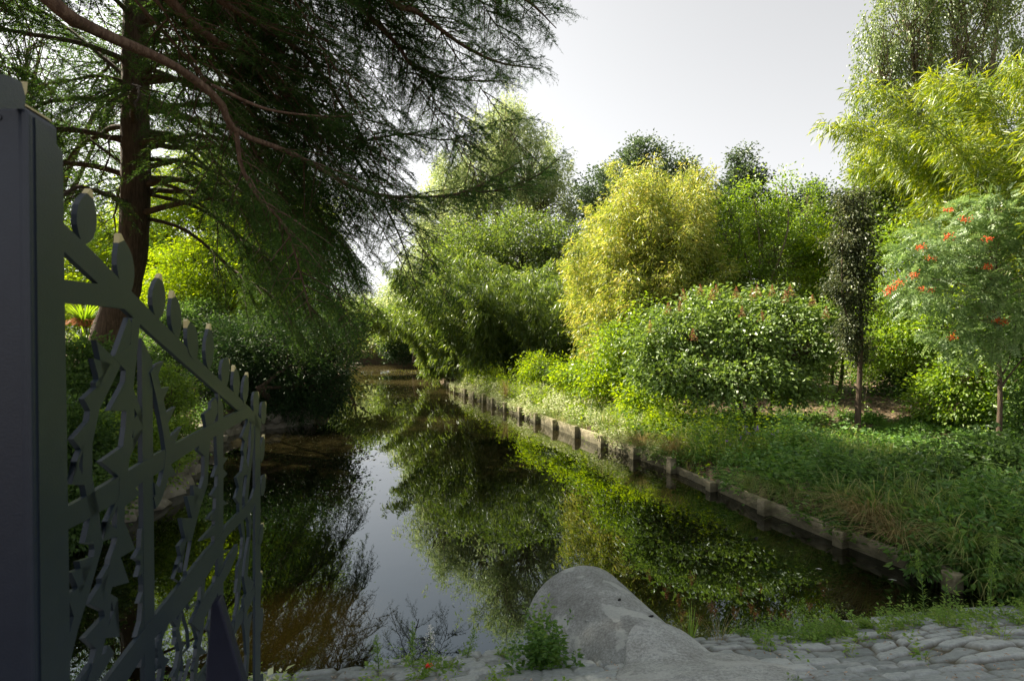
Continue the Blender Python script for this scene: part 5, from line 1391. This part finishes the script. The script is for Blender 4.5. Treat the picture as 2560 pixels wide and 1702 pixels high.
    # white plant labels
    for (px, py, D0, h, lab) in [(735, 446, 10.9, .24, 'white plastic plant label standing in the herbs left of the purple flowers'), (961, 487, 7.9, .24, 'white plant label standing in the grass of the near right bank'), (912, 412, 12.6, .2, 'small white plant label far back in the shade behind the slender tree')]:
        p = at(px, py, D0); p[2] = on_ground(p[0], p[1]) 
        root = empty('plant_label', tuple(p), label=lab, cat='plant label', group='white plant labels')
        o = mesh_np('stake', *box((p[0], p[1], p[2] + h * .5 + .05), (.022, .006, h + .1), .2), M['label'], root); bevel_mod(o, .002)
        o = mesh_np('plate', *box((p[0] + .002, p[1] - .006, p[2] + h + .06), (.042, .006, .075), .2), M['label'], root); bevel_mod(o, .002)
    # white scrap
    p = at(918, 472, 8.0); z = on_ground(p[0], p[1])
    xs = np.linspace(-.07, .07, 9); ys = np.linspace(-.045, .045, 7); A, B = np.meshgrid(xs, ys)
    Zp = .34 + z + .02 * np.sin(A * 60) + .02 * np.cos(B * 70 + A * 20)
    o = mesh_np('paper_scrap', np.stack([p[0] + A, p[1] + B, Zp + B * .5], -1).reshape(-1, 3), grid_faces(7, 9), M['white'], None, loc=(p[0], p[1], z), smooth=True)
    sl = o.modifiers.new('thick', 'SOLIDIFY'); sl.thickness = .002
    tag(o, 'crumpled white scrap of paper caught in the grass', 'paper scrap')
herbs()

# ================================================================== weeds on the paving
def paving_z(x, y): return float(slope_z(np.array([x]), np.array([y]))[0])
def paving_weeds():
    rng = np.random.default_rng(66)
    acc = Acc(); ga = Acc(); n = 0
    for i in range(1300):
        x = rng.uniform(-2.5, 7.5); t = rng.gamma(2.0, .27)
        if x < 1.5 and rng.random() < .45: continue
        if vnoise(np.array([x * 2.2]), np.array([t * 4]), 133)[0] < .50: continue
        y = float(near_edge(x)) - t
        if 0.35 < x < 1.75 and y > 2.9: continue
        if x > 1.7 and t > .35 + .35 * rng.random() and rng.random() > .1: continue
        if x < .3 and rng.random() < .45: continue
        z = paving_z(x, y)
        m = rng.integers(2, 6); X = x + rng.normal(size=m) * .03; Y = y + rng.normal(size=m) * .03
        hh = rng.choice([.06, .11, .18], p=[.45, .35, .2])
        acc.add(herb_arrays(rng, X, Y, np.full(m, z), hh * np.ones(m), 13, .042, .017))
        if rng.random() < .5: tuft(rng, (x, y, z), 9, .13, .10, .0035, acc=ga, droopy=.6)
    o = acc.build('weeds', M['weed'], None, loc=(2, 4, -.6)); tag(o, 'low bright green weeds growing from the joints of the paved slope', 'weeds', kind='stuff')
    o = ga.build('grass', M['grass'], None, loc=(2, 4, -.6)); tag(o, 'short grass blades sprouting between the stones at the water edge', 'grass', kind='stuff')
    # debris on stones
    X = rng.uniform(-2.5, 8, 2600); Y = near_edge(X) - rng.random(2600) * 2.2; Z = np.array([slope_z(X, Y)])[0] + .022
    keep = (vnoise(X * 3, Y * 3, 71) > .55) | ((abs(X - 1.3) < .6) & (abs(Y - 3.1) < .35)); X, Y, Z = X[keep], Y[keep], Z[keep]
    D = nrm(np.stack([rng.normal(size=len(X)), rng.normal(size=len(X)), rng.normal(size=len(X)) * .15], -1))
    o = mesh_np('twig_litter', *kites(np.stack([X, Y, Z], -1), D, frames(D, rng, 3), .026, .008), M['litter'], None, loc=(2, 3.5, -.5)); tag(o, 'scattered dry leaf bits and twigs lying on the stones', 'litter', kind='stuff')
    # separate plants
    def weed(px, py_base, D0, h, lab, head=True, nleaf=70, lw=.007, ll=.055, hm='weed'):
        p = at(px, py_base, D0); p[2] = paving_z(p[0], p[1])
        root = empty('fleabane_weed', tuple(p), label=lab, cat='weed', group='tall weeds on the paved slope')
        ln = rng.normal(size=2) * .06
        c = spline([p - [0, 0, .02], p + [ln[0] * .4, ln[1] * .4, h * .5], p + [ln[0], ln[1], h]], 10)
        mesh_np('stem', *tube(c, np.linspace(.004, .0015, 10), 5), M['stem'], root)
        u = rng.random(nleaf) * .9; q = np.stack([np.interp(u, np.linspace(0, 1, 10), c[:, i]) for i in range(3)], -1); a = rng.random(nleaf) * 6.28
        D = nrm(np.stack([np.cos(a), np.sin(a), .55 + .5 * u], -1))
        mesh_np('leaves', *kites(q, D, frames(D, rng, 1.5), ll * (1.15 - .6 * u), lw, .1), M['weed'], root)
        if head:
            m = 160; u = rng.random(m); a = rng.random(m) * 6.28; rr = .045 * (1 - abs(u - .35)) * rng.random(m)
            q = c[-1] + np.stack([np.cos(a) * rr, np.sin(a) * rr, (u - .75) * .17], -1); D = nrm(rng.normal(size=(m, 3)) + [0, 0, .8])
            mesh_np('flower_head', *kites(q, D, frames(D, rng), .013, .006), M[hm], root)
        return root
    weed(992, 622, 4.55, .62, 'tallest feathery headed weed on the slope near the right frame edge', nleaf=110)
    weed(928, 622, 4.7, .50, 'tall thin weed with a pale head standing left of the tallest one', nleaf=90)
    weed(948, 618, 4.75, .36, 'small leafy stem between the two tall weeds', head=False, nleaf=30)
    weed(412, 672, 4.0, .30, 'thin branching weed standing before the blue sky reflection, taller one', nleaf=60)
    weed(378, 672, 3.95, .20, 'short weed at the water edge left of the sky reflection', nleaf=50)
    weed(466, 664, 4.1, .20, 'small upright weed standing before the sky reflection, left of the pipe', nleaf=50)
    weed(790, 634, 4.45, .24, 'small upright weed on the water edge at the middle of the right slope', nleaf=50)
    weed(850, 640, 4.2, .16, 'short bushy weed right of the middle of the slope', nleaf=60, lw=.012)
    weed(430, 668, 4.0, .26, 'branching weed with tiny white and orange flowers before the sky reflection', hm='petal_white', nleaf=30)
    # leafy bush beside the pipe
    p = at(548, 668, 3.72); p[2] = paving_z(p[0], p[1])
    root = empty('leafy_weed', tuple(p), label='bushy bright green weed growing against the left foot of the concrete pipe', cat='weed')
    X = p[0] + rng.normal(size=26) * .09; Y = p[1] + rng.normal(size=26) * .07
    mesh_np('leaves', *herb_arrays(rng, X, Y, np.full(26, p[2]), .30 * np.ones(26), 46, .055, .024), M['herb'], root)
    mesh_np('tall_shoot', *herb_arrays(rng, np.full(3, p[0] + .02), np.full(3, p[1]), np.full(3, p[2]), .42 * np.ones(3), 50, .06, .03), M['weed'], root)
    p = at(532, 668, 3.9); p[2] = paving_z(p[0], p[1])
    root = empty('leafy_weed', tuple(p), label='small darker climbing weed at the open end of the pipe', cat='weed')
    X = p[0] + rng.normal(size=8) * .03; Y = p[1] + rng.normal(size=8) * .03
    mesh_np('leaves', *herb_arrays(rng, X, Y, np.full(8, p[2]), .34 * np.ones(8), 40, .04, .028), M['shrub'], root)
    p = at(262, 668, 2.75); p[2] = paving_z(p[0], p[1])
    root = empty('leafy_weed', tuple(p), label='pale leaved weed at the foot of the gate in the bottom left', cat='weed')
    X = p[0] + rng.normal(size=10) * .05; Y = p[1] + rng.normal(size=10) * .05
    mesh_np('leaves', *herb_arrays(rng, X, Y, np.full(10, p[2]), .26 * np.ones(10), 22, .07, .05), M['herb_pale'], root)
    p = at(808, 690, 2.55); p[2] = paving_z(p[0], p[1])
    root = empty('leafy_weed', tuple(p), label='small reddish stemmed weed at the bottom edge right of the mortar', cat='weed')
    X = p[0] + rng.normal(size=6) * .03; Y = p[1] + rng.normal(size=6) * .03
    mesh_np('leaves', *herb_arrays(rng, X, Y, np.full(6, p[2]), .14 * np.ones(6), 34, .026, .012), M['shrub'], root)
    # red flower
    p = at(428, 676, 3.75); p[2] = paving_z(p[0], p[1]) + .05
    D = nrm(np.stack([np.cos(np.arange(6)), np.sin(np.arange(6)), np.full(6, .5)], -1))
    o = mesh_np('poppy', *kites(np.tile(p, (6, 1)), D, frames(D, rng, 2), .035, .03), M['petal_red'], None, loc=tuple(p)); tag(o, 'single small red flower low on the stones at the bottom', 'flower')
    # iris tuft right of the pipe
    p = at(692, 640, 4.15); p[2] = paving_z(p[0], p[1])
    tuft(rng, p, 14, .32, .07, .010, 'weed', .1, 'iris_tuft', 'upright sword shaped leaves right of the pipe collar', 'grass tuft', seg=5)
    tuft(rng, at(720, 640, 4.3) * [1, 1, 0] + [0, 0, WATER + .05], 26, .28, .22, .003, 'drygrass', .3, 'grass_tuft', 'thin dry stalks sticking up at the water edge right of the pipe', 'grass tuft')
    # floating things
    for (px, py, L, lab) in [(890, 580, .11, 'white narrow leaf floating near the right corner of the water'), (817, 569, .08, 'yellowish narrow leaf floating alone on dark water'), (905, 576, .05, 'tiny white leaf floating beside the larger one')]:
        D0 = 2.4 * 569 / (py - 333); p = at(px, py, D0); p[2] = WATER + .004
        dd = nrm(np.array([[.95, -.3, 0]])); o = mesh_np('floating_leaf', *kites(p[None], dd, np.array([[0, 0, 1.0]]), L, L * .22, .05), M['label'], None, loc=tuple(p)); tag(o, lab, 'leaf')
    X = rng.uniform(-5, 3.2, 5000); Y = 4.2 + 20 * rng.random(5000) ** 1.6; s = poly_sd(X, Y, POLY); keep = (s < -.1) & ((vnoise(X * .6, Y * .4, 90) > .5)); X, Y = X[keep], Y[keep]
    D = nrm(np.stack([rng.normal(size=len(X)), rng.normal(size=len(X)), 0 * X], -1))
    o = mesh_np('duckweed', *kites(np.stack([X, Y, np.full(len(X), WATER + .003)], -1), D, np.tile([[0, 0, 1.0]], (len(X), 1)), .010, .007, .02), M['herb_pale'], None, loc=(0, 8, WATER)); tag(o, 'fine pale specks floating on the water', 'floating specks', kind='stuff')
paving_weeds()
